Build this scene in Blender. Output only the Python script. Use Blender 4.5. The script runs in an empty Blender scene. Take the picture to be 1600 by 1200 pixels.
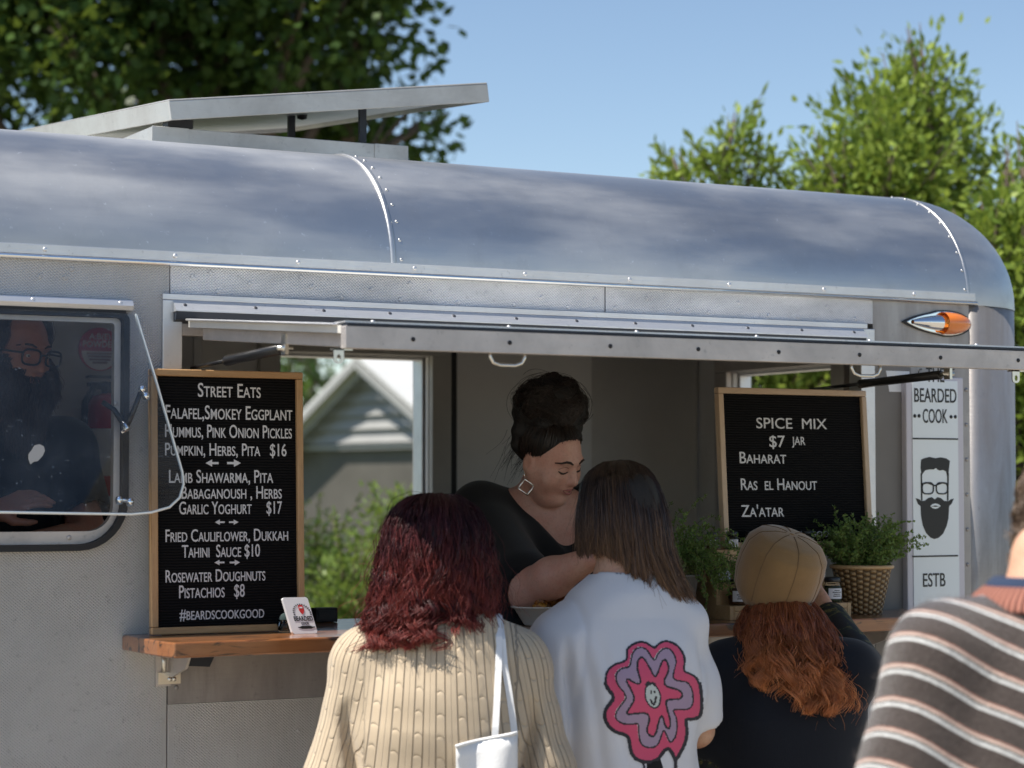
import bpy, math, random
import numpy as np
from mathutils import Vector, Matrix
from mathutils.bvhtree import BVHTree
random.seed(7); RNG = np.random.default_rng(7)
SC = bpy.context.scene
C = SC.collection
RAD = math.radians

# ------------------------------------------------------------------ camera
FPX = 3500.0                       # focal length in pixels of a 1600 wide picture
YAW = RAD(28.5); PITCH = math.atan(160 / FPX)
CAM = np.array([-1.781, -4.950, 1.51])
_s, _c, _sp, _cp = math.sin(YAW), math.cos(YAW), math.sin(PITCH), math.cos(PITCH)
VF = np.array([_s*_cp, _c*_cp, _sp]); VR = np.array([_c, -_s, 0.0]); VU = np.cross(VR, VF)
cam = bpy.data.cameras.new('camera'); camo = bpy.data.objects.new('camera', cam); C.objects.link(camo)
camo.location = CAM; camo.rotation_euler = (RAD(90) + PITCH, 0, -YAW)
cam.sensor_width = 36; cam.lens = FPX / 1600 * 36; cam.clip_start = .1; cam.clip_end = 2000
cam.dof.use_dof = True; cam.dof.focus_distance = 5.5; cam.dof.aperture_fstop = 3.6
SC.camera = camo

# ------------------------------------------------------------------ sky, sun, exposure
SUN = np.array([-.50, .05, .86]); SUN = SUN / np.linalg.norm(SUN)
world = bpy.data.worlds.new('World'); SC.world = world; world.use_nodes = True
wn = world.node_tree; wn.nodes.clear()
sky = wn.nodes.new('ShaderNodeTexSky'); sky.sky_type = 'NISHITA'; sky.sun_disc = False
sky.sun_elevation = math.asin(SUN[2]); sky.sun_rotation = math.atan2(SUN[0], SUN[1])
sky.air_density = .95; sky.dust_density = .0; sky.ozone_density = .75; sky.altitude = 300
bg = wn.nodes.new('ShaderNodeBackground'); bg.inputs[1].default_value = .093
wo = wn.nodes.new('ShaderNodeOutputWorld')
wn.links.new(sky.outputs[0], bg.inputs[0]); wn.links.new(bg.outputs[0], wo.inputs[0])
sl = bpy.data.lights.new('sun', 'SUN'); sl.energy = 5.0; sl.angle = RAD(.53); sl.color = (1, .94, .84)
so = bpy.data.objects.new('sun', sl); C.objects.link(so)
so.rotation_euler = Vector(-SUN).to_track_quat('-Z', 'Y').to_euler(); so.location = (-20, -4, 40)
SC.view_settings.view_transform = 'Standard'; SC.view_settings.look = 'None'
SC.view_settings.exposure = .60; SC.view_settings.gamma = 1.0

# ------------------------------------------------------------------ placement helpers (real world planes / distances)
def ray(px, py): return VF + (px - 800) / FPX * VR - (py - 600) / FPX * VU
def at(px, py, Y):
    d = ray(px, py); return CAM + d * (Y - CAM[1]) / d[1]
def atx(px, py, X):
    d = ray(px, py); return CAM + d * (X - CAM[0]) / d[0]
def dep(px, py, D): return CAM + ray(px, py) * D

# ------------------------------------------------------------------ object helpers
ORG = {}
def raw_mesh(name, v, f, smooth=False, uvattr=None):
    me = bpy.data.meshes.new(name)
    v = np.asarray(v, np.float32)
    if isinstance(f, np.ndarray):
        k = f.shape[1]; n = len(f)
        me.vertices.add(len(v)); me.vertices.foreach_set('co', v.ravel())
        me.loops.add(n*k); me.loops.foreach_set('vertex_index', f.astype(np.int32).ravel())
        me.polygons.add(n); me.polygons.foreach_set('loop_start', np.arange(0, n*k, k, dtype=np.int32))
        me.update(calc_edges=True)
    else:
        me.from_pydata([tuple(map(float, p)) for p in v], [], [tuple(int(i) for i in q) for q in f])
    if smooth: me.polygons.foreach_set('use_smooth', np.ones(len(me.polygons), bool))
    me.update()
    return me
def fattr(me, name, vals):
    a = me.attributes.new(name, 'FLOAT', 'POINT'); a.data.foreach_set('value', np.asarray(vals, np.float32))
def link(name, me, mats, parent=None, bevel=0, segs=2):
    o = bpy.data.objects.new(name, me); C.objects.link(o)
    for m in (mats if isinstance(mats, (list, tuple)) else [mats]): me.materials.append(m)
    if parent is not None: o.parent = parent
    if bevel:
        b = o.modifiers.new('bevel', 'BEVEL'); b.width = bevel; b.segments = segs; b.limit_method = 'ANGLE'; b.angle_limit = RAD(35)
        b.harden_normals = False
    return o
def root_of(o):
    while o.parent is not None: o = o.parent
    return o
def tag(o, label=None, cat=None, group=None, kind=None):
    if label: o['label'] = label
    if cat: o['category'] = cat
    if group: o['group'] = group
    if kind: o['kind'] = kind
    return o
def thing(name, label, cat, loc=(0, 0, 0), rz=0, group=None):
    o = bpy.data.objects.new(name, None); C.objects.link(o); o.empty_display_size = .1
    o.location = tuple(map(float, loc)); o.rotation_euler = (0, 0, rz)
    M4 = Matrix.Translation(Vector(tuple(map(float, loc)))) @ Matrix.Rotation(rz, 4, 'Z')
    ORG[o.name] = np.array(M4.inverted())
    return tag(o, label, cat, group)
def to_local(v, parent):
    if parent is None: return v
    r = root_of(parent)
    if r.name not in ORG: return v
    A = ORG[r.name]; v = np.asarray(v, float)
    return v @ A[:3, :3].T + A[:3, 3]

class MB:
    """collects shapes in WORLD coordinates and links them as one mesh"""
    def __init__(s): s.v = []; s.f = []; s.n = 0; s.mi = []; s.cur = 0; s.sm = []
    def add(s, v, f, smooth=False):
        v = np.asarray(v, float); s.v.append(v)
        for q in f:
            s.f.append(tuple(int(i) + s.n for i in q)); s.mi.append(s.cur); s.sm.append(smooth)
        s.n += len(v); return s
    def box(s, lo, hi, R=None, c=None):
        x0, y0, z0 = lo; x1, y1, z1 = hi
        v = np.array([(x0,y0,z0),(x1,y0,z0),(x1,y1,z0),(x0,y1,z0),(x0,y0,z1),(x1,y0,z1),(x1,y1,z1),(x0,y1,z1)], float)
        if R is not None:
            c = v.mean(0) if c is None else np.asarray(c, float); v = (v - c) @ np.array(R).T + c
        return s.add(v, [(3,2,1,0),(4,5,6,7),(0,1,5,4),(1,2,6,5),(2,3,7,6),(3,0,4,7)])
    def obox(s, o, ax, ay, az):
        o, ax, ay, az = (np.asarray(t, float) for t in (o, ax, ay, az))
        v = [o, o+ax, o+ax+ay, o+ay, o+az, o+ax+az, o+ax+ay+az, o+ay+az]
        return s.add(v, [(3,2,1,0),(4,5,6,7),(0,1,5,4),(1,2,6,5),(2,3,7,6),(3,0,4,7)])
    def tube(s, path, r, seg=8, caps=True, smooth=True, flat=None):
        P = np.asarray(path, float); n = len(P)
        r = np.full(n, r) if np.isscalar(r) else np.asarray(r, float)
        T = np.gradient(P, axis=0); T /= np.linalg.norm(T, axis=1)[:, None] + 1e-12
        up = np.array([0, 0, 1.]) if abs(T[0][2]) < .9 else np.array([1., 0, 0])
        V = []
        for i in range(n):
            a = np.cross(T[i], up); a /= np.linalg.norm(a) + 1e-12
            b = np.cross(a, T[i]); up = b
            for k in range(seg):
                t = 2*math.pi*k/seg
                V.append(P[i] + r[i]*(math.cos(t)*a + math.sin(t)*b))
        F = [(i*seg+k, i*seg+(k+1) % seg, (i+1)*seg+(k+1) % seg, (i+1)*seg+k) for i in range(n-1) for k in range(seg)]
        if caps: F += [tuple(range(seg))[::-1], tuple((n-1)*seg+k for k in range(seg))]
        return s.add(V, F, smooth)
    def cyl(s, p0, p1, r0, r1=None, seg=16, smooth=True): return s.tube([p0, p1], [r0, r0 if r1 is None else r1], seg, True, smooth)
    def lathe(s, prof, c=(0,0,0), seg=24, sx=1, sy=1, smooth=True):
        V = []; c = np.asarray(c, float)
        for (r, z) in prof:
            for k in range(seg):
                t = 2*math.pi*k/seg; V.append(c + (r*math.cos(t)*sx, r*math.sin(t)*sy, z))
        n = len(prof)
        F = [(i*seg+k, i*seg+(k+1) % seg, (i+1)*seg+(k+1) % seg, (i+1)*seg+k) for i in range(n-1) for k in range(seg)]
        F += [tuple(range(seg))[::-1], tuple((n-1)*seg+k for k in range(seg))]
        return s.add(V, F, smooth)
    def ball(s, c, r, seg=12, rings=8, smooth=True, R=None):
        r = np.array([r, r, r] if np.isscalar(r) else r, float); V = []
        for i in range(rings+1):
            a = math.pi*i/rings
            for k in range(seg):
                t = 2*math.pi*k/seg
                V.append((math.sin(a)*math.cos(t), math.sin(a)*math.sin(t), -math.cos(a)))
        V = np.array(V)*r
        if R is not None: V = V @ np.array(R).T
        F = [(i*seg+k, i*seg+(k+1) % seg, (i+1)*seg+(k+1) % seg, (i+1)*seg+k) for i in range(rings) for k in range(seg)]
        return s.add(V + np.asarray(c, float), F, smooth)
    def prism(s, poly, o, ux, uy, depth):
        """flat polygon in the plane (o, ux, uy), thickened by the vector depth"""
        o, ux, uy, d = (np.asarray(t, float) for t in (o, ux, uy, depth)); n = len(poly)
        A = [o + ux*p[0] + uy*p[1] for p in poly]; V = A + [a + d for a in A]
        F = [tuple(range(n))[::-1], tuple(range(n, 2*n))] + [(i, (i+1) % n, n+(i+1) % n, n+i) for i in range(n)]
        return s.add(V, F)
    def rivets(s, pts, nrm, r=.006, h=.003):
        nrm = np.asarray(nrm, float); nrm = nrm/np.linalg.norm(nrm)
        for p in pts:
            p = np.asarray(p, float)
            s.tube([p - nrm*.002, p + nrm*h*.4, p + nrm*h*.85, p + nrm*h], [r, r, r*.75, r*.25], 8)
        return s
    def build(s, name, mats, parent=None, bevel=0, segs=2):
        v = to_local(np.concatenate(s.v), parent)
        me = raw_mesh(name, v, s.f)
        me.polygons.foreach_set('material_index', np.array(s.mi, np.int32))
        me.polygons.foreach_set('use_smooth', np.array(s.sm, bool))
        import bmesh
        bm = bmesh.new(); bm.from_mesh(me); bmesh.ops.recalc_face_normals(bm, faces=bm.faces[:]); bm.to_mesh(me); bm.free()
        return link(name, me, mats, parent, bevel, segs)

def eval_mesh(data):
    o = bpy.data.objects.new('tmp', data); C.objects.link(o)
    dg = bpy.context.evaluated_depsgraph_get(); me = bpy.data.meshes.new_from_object(o.evaluated_get(dg))
    v = np.array([p.co for p in me.vertices]); f = [tuple(p.vertices) for p in me.polygons]
    bpy.data.objects.remove(o); bpy.data.meshes.remove(me); bpy.data.curves.remove(data)
    return v, f
def text_shape(body, small=False, bold=0.0, extrude=0.0):
    cu = bpy.data.curves.new('t', 'FONT'); cu.body = body; cu.size = 1; cu.offset = bold; cu.extrude = extrude; cu.resolution_u = 4
    if small:
        cu.small_caps_scale = .76
        for b in cu.body_format: b.use_small_caps = True
    return eval_mesh(cu)
CAPH = None
def put_text(mb, body, o, ux, uy, n, x0, x1, y0, h, small=False, bold=.012, ext=.0012):
    """lettering in the plane (o,ux,uy), spanning x0..x1, capital height h, standing on y0"""
    global CAPH
    if CAPH is None: CAPH = text_shape('H')[0][:, 1].max()
    v, f = text_shape(body, small, bold, .5)
    a, b = v[:, 0].min(), v[:, 0].max()
    X = (v[:, 0]-a)/(b-a)*(x1-x0)+x0; Yy = v[:, 1]/CAPH*h + y0; Z = v[:, 2]*2*ext
    mb.add(np.outer(X, ux) + np.outer(Yy, uy) + np.outer(Z, n) + o, f)
def curve_plate(outer, holes, thick):
    """2D outline with holes -> solid plate (x, y, thickness z centred)"""
    cu = bpy.data.curves.new('p', 'CURVE'); cu.dimensions = '2D'; cu.fill_mode = 'BOTH'; cu.extrude = thick/2
    for pl in [outer] + holes:
        sp = cu.splines.new('POLY'); sp.points.add(len(pl)-1)
        for i, p in enumerate(pl): sp.points[i].co = (p[0], p[1], 0, 1)
        sp.use_cyclic_u = True
    return eval_mesh(cu)
def round_rect(x0, y0, x1, y1, r, seg=8):
    out = []; r = r if hasattr(r, '__len__') else (r,)*4    # bl, br, tr, tl
    for (cx, cy, a0), q in zip(((x0+r[0], y0+r[0], 180), (x1-r[1], y0+r[1], 270), (x1-r[2], y1-r[2], 0), (x0+r[3], y1-r[3], 90)), r):
        for k in range(seg+1):
            a = RAD(a0 + 90*k/seg); out.append((cx+q*math.cos(a), cy+q*math.sin(a)))
    return out
def rot(axis, deg): return np.array(Matrix.Rotation(RAD(deg), 3, axis))
def copy_tree(o, parent=None):
    c = o.copy(); C.objects.link(c)
    if parent is not None: c.parent = parent
    for ch in list(o.children): copy_tree(ch, c)
    return c
# ------------------------------------------------------------------ materials
def M(name, base=(.5,.5,.5), rough=.5, metal=0.0, **kw):
    m = bpy.data.materials.new(name); m.use_nodes = True; nt = m.node_tree; b = nt.nodes['Principled BSDF']
    b.inputs['Base Color'].default_value = (*base, 1); b.inputs['Roughness'].default_value = rough; b.inputs['Metallic'].default_value = metal
    for k, v in kw.items(): b.inputs[k.replace('_', ' ')].default_value = v
    return m, nt, b
def nd(nt, typ, ins=None, **props):
    n = nt.nodes.new(typ)
    for k, v in props.items(): setattr(n, k, v)
    for k, v in (ins or {}).items():
        if isinstance(v, bpy.types.NodeSocket): nt.links.new(v, n.inputs[k])
        else: n.inputs[k].default_value = v
    return n
def coord(nt): return nd(nt, 'ShaderNodeTexCoord').outputs['Object']
def scaled(nt, vec, s, r=(0,0,0)): return nd(nt, 'ShaderNodeMapping', {0: vec, 3: s, 2: r}).outputs[0]
def noise(nt, vec, scale, detail=4, rough=.55, dist=0): return nd(nt, 'ShaderNodeTexNoise', {'Vector': vec, 'Scale': scale, 'Detail': detail, 'Roughness': rough, 'Distortion': dist}).outputs[0]
def mth(nt, op, a, b=0.0, c=0.0, clamp=False): return nd(nt, 'ShaderNodeMath', {0: a, 1: b, 2: c}, operation=op, use_clamp=clamp).outputs[0]
def rng(nt, v, a, b, c=0.0, d=1.0): return nd(nt, 'ShaderNodeMapRange', {0: v, 1: a, 2: b, 3: c, 4: d}).outputs[0]
def mixc(nt, f, a, b):
    n = nt.nodes.new('ShaderNodeMix'); n.data_type = 'RGBA'
    for i, v in ((0, f), (6, a), (7, b)):
        if isinstance(v, bpy.types.NodeSocket): nt.links.new(v, n.inputs[i])
        else: n.inputs[i].default_value = v if i == 0 else (*v, 1)
    return n.outputs[2]
def ramp(nt, fac, stops):
    n = nt.nodes.new('ShaderNodeValToRGB'); nt.links.new(fac, n.inputs[0]); e = n.color_ramp.elements
    while len(e) < len(stops): e.new(.5)
    for i, (p, c) in enumerate(stops): e[i].position = p; e[i].color = (*c, 1) if len(c) == 3 else c
    return n.outputs[0]
def bump(nt, b, h, strength=.3, dist=.002): nt.links.new(nd(nt, 'ShaderNodeBump', {'Height': h, 'Strength': strength, 'Distance': dist}).outputs[0], b.inputs['Normal'])
def attr(nt, name): return nd(nt, 'ShaderNodeAttribute', attribute_name=name).outputs[2]
def sep(nt, vec): return nd(nt, 'ShaderNodeSeparateXYZ', {0: vec}).outputs
def L(nt, a, b): nt.links.new(a, b)

def metal(name, base, r0, r1, emboss=False, stain=.35, stain_scale=2.2, tint=(.36,.35,.34), stretch=(1,1,1), micro=.12, met=.86):
    m, nt, b = M(name, base, r0, met); co = coord(nt)
    sv = scaled(nt, co, stretch)
    n1 = noise(nt, sv, stain_scale, 7, .62, .4); n2 = noise(nt, scaled(nt, co, (6, 6, 60)), 3, 4, .6); n3 = noise(nt, co, 55, 3, .7)
    f = rng(nt, n1, .38, .68)
    col = mixc(nt, mth(nt, 'MULTIPLY', f, stain), base, tint)
    col = mixc(nt, mth(nt, 'MULTIPLY', rng(nt, n3, .62, .75), .35), col, (.2,.2,.2))
    L(nt, col, b.inputs['Base Color'])
    r = mth(nt, 'ADD', rng(nt, n1, .3, .75, r0, r1), mth(nt, 'MULTIPLY', n2, .12)); L(nt, r, b.inputs['Roughness'])
    if emboss:
        s = sep(nt, co)
        k = 2*math.pi/.0082
        u = mth(nt, 'MULTIPLY', mth(nt, 'ADD', s[0], mth(nt, 'MULTIPLY', s[1], 1.0)), k); w = mth(nt, 'MULTIPLY', s[2], k*1.15)
        h = mth(nt, 'MULTIPLY', mth(nt, 'SINE', mth(nt, 'MULTIPLY', mth(nt, 'ADD', u, w), .5)), mth(nt, 'SINE', mth(nt, 'MULTIPLY', mth(nt, 'SUBTRACT', u, w), .5)))
        h = mth(nt, 'ADD', mth(nt, 'ABSOLUTE', h), mth(nt, 'MULTIPLY', n3, .3))
        bump(nt, b, h, .9, .0022)
    else: bump(nt, b, mth(nt, 'ADD', n2, mth(nt, 'MULTIPLY', n1, 3.0)), micro, .004)
    return m
MAT = {}
MAT['wall'] = metal('embossed_aluminium', (.78,.77,.76), .36, .54, True, .75, 1.2, (.44,.43,.42), (1,1,.8))
MAT['fascia'] = metal('worn_fascia', (.86,.86,.87), .34, .52, True, .55, 3.2, (.34,.35,.37), (1,1,2.2))
MAT['smooth'] = metal('smooth_aluminium', (.44,.42,.41), .42, .58, False, .7, 3.0, (.24,.22,.21), (3,3,.7))
m, nt, b = M('roof_aluminium', (.5,.5,.5), .35, 1.0); co = coord(nt)
n1 = noise(nt, scaled(nt, co, (.5,1.2,2.2)), 1.5, 4, .5); n2 = noise(nt, scaled(nt, co, (.8,1.6,3.2), (0,.10,0)), 2.0, 4, .55); n3 = noise(nt, co, 60, 3, .7); n4 = noise(nt, scaled(nt, co, (1,30,30)), 4, 4, .6); n5 = noise(nt, co, 11, 5, .65)
cl = mixc(nt, rng(nt, n1, .34, .66), (.47,.47,.475), (.61,.605,.595)); cl = mixc(nt, rng(nt, n2, .48, .72, 0, .28), cl, (.76,.76,.74)); cl = mixc(nt, mth(nt, 'MULTIPLY', rng(nt, n3, .66, .74), .5), cl, (.9,.9,.9)); cl = mixc(nt, rng(nt, n5, .52, .75, 0, .25), cl, (.30,.32,.35))
L(nt, cl, b.inputs['Base Color']); L(nt, rng(nt, n2, .42, .72, .96, .78), b.inputs['Metallic']); L(nt, mth(nt, 'ADD', rng(nt, n2, .35, .70, .31, .44), mth(nt, 'MULTIPLY', n5, .10)), b.inputs['Roughness'])
bump(nt, b, mth(nt, 'ADD', mth(nt, 'MULTIPLY', n1, 4.0), mth(nt, 'MULTIPLY', n4, .22)), .20, .005); MAT['roof'] = m
MAT['frame'] = metal('extruded_aluminium', (.76,.76,.77), .34, .44, False, .25, 5)
MAT['frame_dull'] = metal('dull_extrusion', (.64,.59,.56), .45, .58, False, .5, 6)
MAT['hatch'] = metal('galvanised', (.62,.61,.58), .45, .6, False, .7, 4, (.38,.37,.35))
MAT['bead'] = M('polished_bead', (.86,.86,.86), .18, 1)[0]
MAT['chrome'] = M('chrome', (.85,.86,.88), .08, 1)[0]
MAT['zinc'] = M('zinc_fitting', (.7,.68,.62), .3, 1)[0]
MAT['screw'] = M('dark_screw', (.10,.10,.11), .4, .8)[0]
MAT['black'] = M('black_rubber', (.012,.012,.014), .55)[0]
MAT['blackgloss'] = M('black_painted_steel', (.012,.012,.013), .32)[0]
MAT['navy'] = M('dark_navy', (.012,.018,.032), .45)[0]
MAT['white'] = M('white_plastic', (.8,.8,.79), .4)[0]
def paint(name, base, rough=.5, var=.12, scale=4):
    m, nt, b = M(name, base, rough); co = coord(nt); n = noise(nt, co, scale, 6, .6)
    L(nt, mixc(nt, rng(nt, n, .3, .7), tuple(x*(1-var) for x in base), tuple(min(1, x*(1+var)) for x in base)), b.inputs['Base Color'])
    L(nt, rng(nt, noise(nt, co, scale*3, 4), .3, .7, rough*.85, rough*1.15), b.inputs['Roughness'])
    return m
MAT['interior'] = paint('interior_lining', (.82,.80,.77), .38, .05)
MAT['intframe'] = paint('interior_window_frame', (.52,.50,.46), .4)
MAT['ceiling'] = paint('interior_ceiling', (.62,.60,.56), .5)
MAT['intfloor'] = paint('interior_floor', (.2,.19,.18), .5)
MAT['underawn'] = paint('awning_lining', (.6,.58,.54), .45)
MAT['ochre'] = M('amber_lens', (.95,.25,.02), .15, 0, Transmission_Weight=.25, Coat_Weight=1.0)[0]
m, nt, b = M('sign_face', (.84,.89,.90), .22); MAT['signface'] = m
MAT['ink'] = M('sign_black', (.012,.012,.012), .45)[0]
def wood(name, c0, c1, axis=(1,14,14), rough=.35, dark=0.0, coat=0.0, scale=3):
    m, nt, b = M(name, c0, rough); co = coord(nt)
    n = noise(nt, scaled(nt, co, axis), scale, 8, .62, .6); n2 = noise(nt, scaled(nt, co, tuple(a*5 for a in axis)), scale, 3, .7)
    col = mixc(nt, rng(nt, n, .3, .72), c0, c1)
    col = mixc(nt, mth(nt, 'MULTIPLY', rng(nt, n2, .5, .8), .35), col, tuple(x*.35 for x in c0))
    if dark:
        n3 = noise(nt, scaled(nt, co, (5, 22, 22)), 1.3, 6, .65, 1.2)
        col = mixc(nt, mth(nt, 'MULTIPLY', rng(nt, n3, .53, .63), dark), col, (.02,.012,.008))
    L(nt, col, b.inputs['Base Color']); bump(nt, b, n, .15, .001)
    b.inputs['Coat Weight'].default_value = coat; b.inputs['Coat Roughness'].default_value = .12
    return m
MAT['counter'] = wood('reclaimed_counter_timber', (.24,.085,.028), (.36,.15,.055), (2,16,16), .32, .95, .8, 2.2)
MAT['oak'] = wood('oak_frame_wide_grain', (.42,.24,.11), (.54,.34,.17), (18,18,2), .45)
MAT['oak_h'] = wood('oak_frame_long_grain', (.42,.24,.11), (.54,.34,.17), (2,18,18), .45)
MAT['oakpale'] = wood('pale_oak', (.50,.36,.24), (.60,.45,.31), (18,18,2), .45)
MAT['oakpale_h'] = wood('pale_oak_long', (.50,.36,.24), (.60,.45,.31), (2,18,18), .45)
MAT['crate'] = wood('pine_crate', (.50,.31,.15), (.60,.40,.21), (2,18,18), .5)
m, nt, b = M('ribbed_black_felt', (.006,.006,.007), .9, 0, Specular_IOR_Level=.15); co = coord(nt)
h = mth(nt, 'SINE', mth(nt, 'MULTIPLY', sep(nt, co)[2], 2*math.pi/.0065)); bump(nt, b, h, .5, .002)
L(nt, mixc(nt, rng(nt, h, -1, .2), (.0015,.0015,.002), (.009,.009,.010)), b.inputs['Base Color']); MAT['felt'] = m
MAT['letter'] = M('white_letter_plastic', (.66,.66,.68), .35)[0]
m, nt, b = M('clear_acrylic', (1,1,1), .02, 0, IOR=1.15, Transmission_Weight=1.0); MAT['acrylic'] = m
nt.nodes.clear(); out = nd(nt, 'ShaderNodeOutputMaterial'); co = coord(nt)
sc1 = noise(nt, scaled(nt, co, (5, 5, 40), (0, .5, 0)), 6, 3, .75); sc2 = noise(nt, co, 90, 2, .7); sc3 = noise(nt, co, 5, 4, .6)
haze_f = mth(nt, 'ADD', mth(nt, 'MULTIPLY', rng(nt, sc1, .66, .74), .14), mth(nt, 'ADD', mth(nt, 'MULTIPLY', rng(nt, sc2, .70, .76), .25), rng(nt, sc3, .3, .8, .0, .045)), clamp=True)
tr = nd(nt, 'ShaderNodeBsdfTransparent', {0: (.93,.95,.97,1)}); gl = nd(nt, 'ShaderNodeBsdfGlossy', {0: (1,1,1,1), 1: .04}); df = nd(nt, 'ShaderNodeBsdfDiffuse', {0: (.5,.58,.7,1)})
fr = nd(nt, 'ShaderNodeFresnel', {0: 1.30}); a1 = nd(nt, 'ShaderNodeMixShader', {0: fr.outputs[0], 1: tr.outputs[0], 2: gl.outputs[0]})
a2 = nd(nt, 'ShaderNodeMixShader', {0: haze_f, 1: a1.outputs[0], 2: df.outputs[0]}); L(nt, a2.outputs[0], out.inputs[0])
MAT['acrylic_edge'] = M('acrylic_cut_edge', (.78,.82,.82), .25)[0]
m, nt, b = M('jar_glass', (.9,.95,.95), .03, 0, Transmission_Weight=1.0, IOR=1.3); MAT['glass'] = m
MAT['spice'] = paint('ground_spice', (.12,.05,.02), .8)
MAT['spice2'] = paint('dried_herb', (.06,.07,.03), .8)
MAT['label'] = M('paper_label', (.72,.72,.76), .6)[0]
MAT['redink'] = M('red_print', (.55,.03,.03), .5)[0]
MAT['card'] = M('white_card', (.74,.76,.80), .4)[0]
MAT['pulp'] = paint('sugarcane_bowl', (.62,.58,.51), .7)
def foodmat():
    m, nt, b = M('fried_food', (.3,.1,.02), .4); co = coord(nt)
    L(nt, ramp(nt, noise(nt, co, 45, 5, .7), [(.3, (.05,.015,.006)), (.5, (.30,.10,.015)), (.62, (.48,.24,.03)), (.75, (.10,.07,.02))]), b.inputs['Base Color'])
    bump(nt, b, noise(nt, co, 120, 4), .6, .004); return m
MAT['food'] = foodmat()
MAT['purple'] = M('purple_flower', (.16,.03,.22), .6)[0]
m, nt, b = M('woven_basket', (.42,.27,.13), .6); s = sep(nt, coord(nt))
MAT['wicker'] = m
uu = attr(nt, 'u'); vv = attr(nt, 'v')
col_i = mth(nt, 'FLOOR', uu); par = mth(nt, 'MODULO', col_i, 2.0)
w = mth(nt, 'SINE', mth(nt, 'MULTIPLY', mth(nt, 'ADD', vv, mth(nt, 'MULTIPLY', par, .5)), 2*math.pi)); gx = mth(nt, 'SINE', mth(nt, 'MULTIPLY', mth(nt, 'FRACT', uu), math.pi))
h = mth(nt, 'MULTIPLY', mth(nt, 'ADD', w, 1.0), gx); bump(nt, b, h, 1.0, .004)
L(nt, ramp(nt, mth(nt, 'MULTIPLY', h, .5), [(.02, (.10,.055,.02)), (.3, (.38,.24,.11)), (.9, (.52,.35,.18))]), b.inputs['Base Color'])
MAT['pot'] = paint('galvanised_pot', (.33,.34,.33), .6, .2, 12)
def leafmat(name, c0, c1, trans=.35, rough=.4):
    m, nt, b = M(name, c0, rough); r = attr(nt, 'rnd')
    col = mixc(nt, r, c0, c1); L(nt, col, b.inputs['Base Color']); b.inputs['Specular IOR Level'].default_value = .12
    t = nd(nt, 'ShaderNodeBsdfTranslucent', {0: mixc(nt, .5, col, (.35,.45,.05))}); mx = nd(nt, 'ShaderNodeMixShader', {0: trans, 1: b.outputs[0], 2: t.outputs[0]})
    L(nt, mx.outputs[0], nt.nodes['Material Output'].inputs[0]); return m
MAT['leaf_dark'] = leafmat('dark_broad_leaf', (.016,.040,.012), (.065,.115,.028), .22, .35)
MAT['leaf_light'] = leafmat('bright_laurel_leaf', (.10,.165,.03), (.29,.37,.075), .30, .4)
MAT['leaf_shrub'] = leafmat('garden_shrub_leaf', (.075,.13,.03), (.19,.26,.07), .35)
MAT['leaf_herb'] = leafmat('thyme_leaf', (.09,.16,.045), (.22,.32,.10), .3)
MAT['stem'] = M('herb_stem', (.12,.13,.05), .6)[0]
MAT['bark'] = paint('bark', (.10,.075,.055), .85, .35, 14)
# people
def skinmat(name, base, red=(.5,.16,.1)):
    m, nt, b = M(name, base, .48, 0, Subsurface_Weight=.15, Subsurface_Scale=.01); co = coord(nt)
    b.inputs['Subsurface Radius'].default_value = (1, .35, .2)
    n = noise(nt, co, 14, 4, .6); n2 = noise(nt, co, 160, 2, .6)
    c = mixc(nt, rng(nt, n, .42, .75, 0, .45), base, red); c = mixc(nt, mth(nt, 'MULTIPLY', rng(nt, n2, .5, .75), .4), c, tuple(x*.55 for x in base)); c = mixc(nt, rng(nt, noise(nt, co, 45, 3, .6), .45, .75, 0, .3), c, red)
    L(nt, c, b.inputs['Base Color']); bump(nt, b, n2, .35, .0015); return m
MAT['skin'] = skinmat('fair_skin', (.52,.29,.20)); MAT['skin_rosy'] = skinmat('rosy_skin', (.56,.32,.245), (.50,.18,.13))
MAT['skin_light'] = skinmat('light_skin', (.60,.36,.24)); MAT['skin_man'] = skinmat('tanned_skin', (.46,.22,.15))
def hairmat(name, c0, c1, tip=None, rough=.32, spec=.5):
    m, nt, b = M(name, c0, rough, 0, Specular_IOR_Level=spec); r = attr(nt, 'rnd'); t = attr(nt, 't')
    col = mixc(nt, r, c0, c1)
    if tip: col = mixc(nt, rng(nt, t, .35, 1.0), col, mixc(nt, r, tip[0], tip[1]))
    L(nt, col, b.inputs['Base Color']); b.inputs['Anisotropic'].default_value = .3; return m
MAT['hair_burgundy'] = hairmat('burgundy_hair', (.020,.004,.006), (.062,.009,.013), ((.13,.018,.018), (.26,.05,.036)), .46, .35)  # dark top and bright red tips: shade and sunlight put into the colour
MAT['hair_brown'] = hairmat('dark_brown_hair', (.018,.011,.008), (.062,.034,.021), ((.075,.038,.020), (.30,.16,.075)), .3)
MAT['hair_copper'] = hairmat('copper_hair', (.19,.046,.016), (.40,.12,.038), ((.58,.18,.055), (.80,.33,.13)), .34)
MAT['hair_black'] = hairmat('near_black_hair', (.010,.007,.006), (.030,.018,.013), None, .32)
MAT['hair_mousy'] = hairmat('mousy_brown_hair', (.07,.045,.03), (.22,.15,.10), None, .4)
MAT['beard'] = hairmat('brown_beard', (.020,.011,.008), (.07,.035,.022), None, .5)
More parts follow.
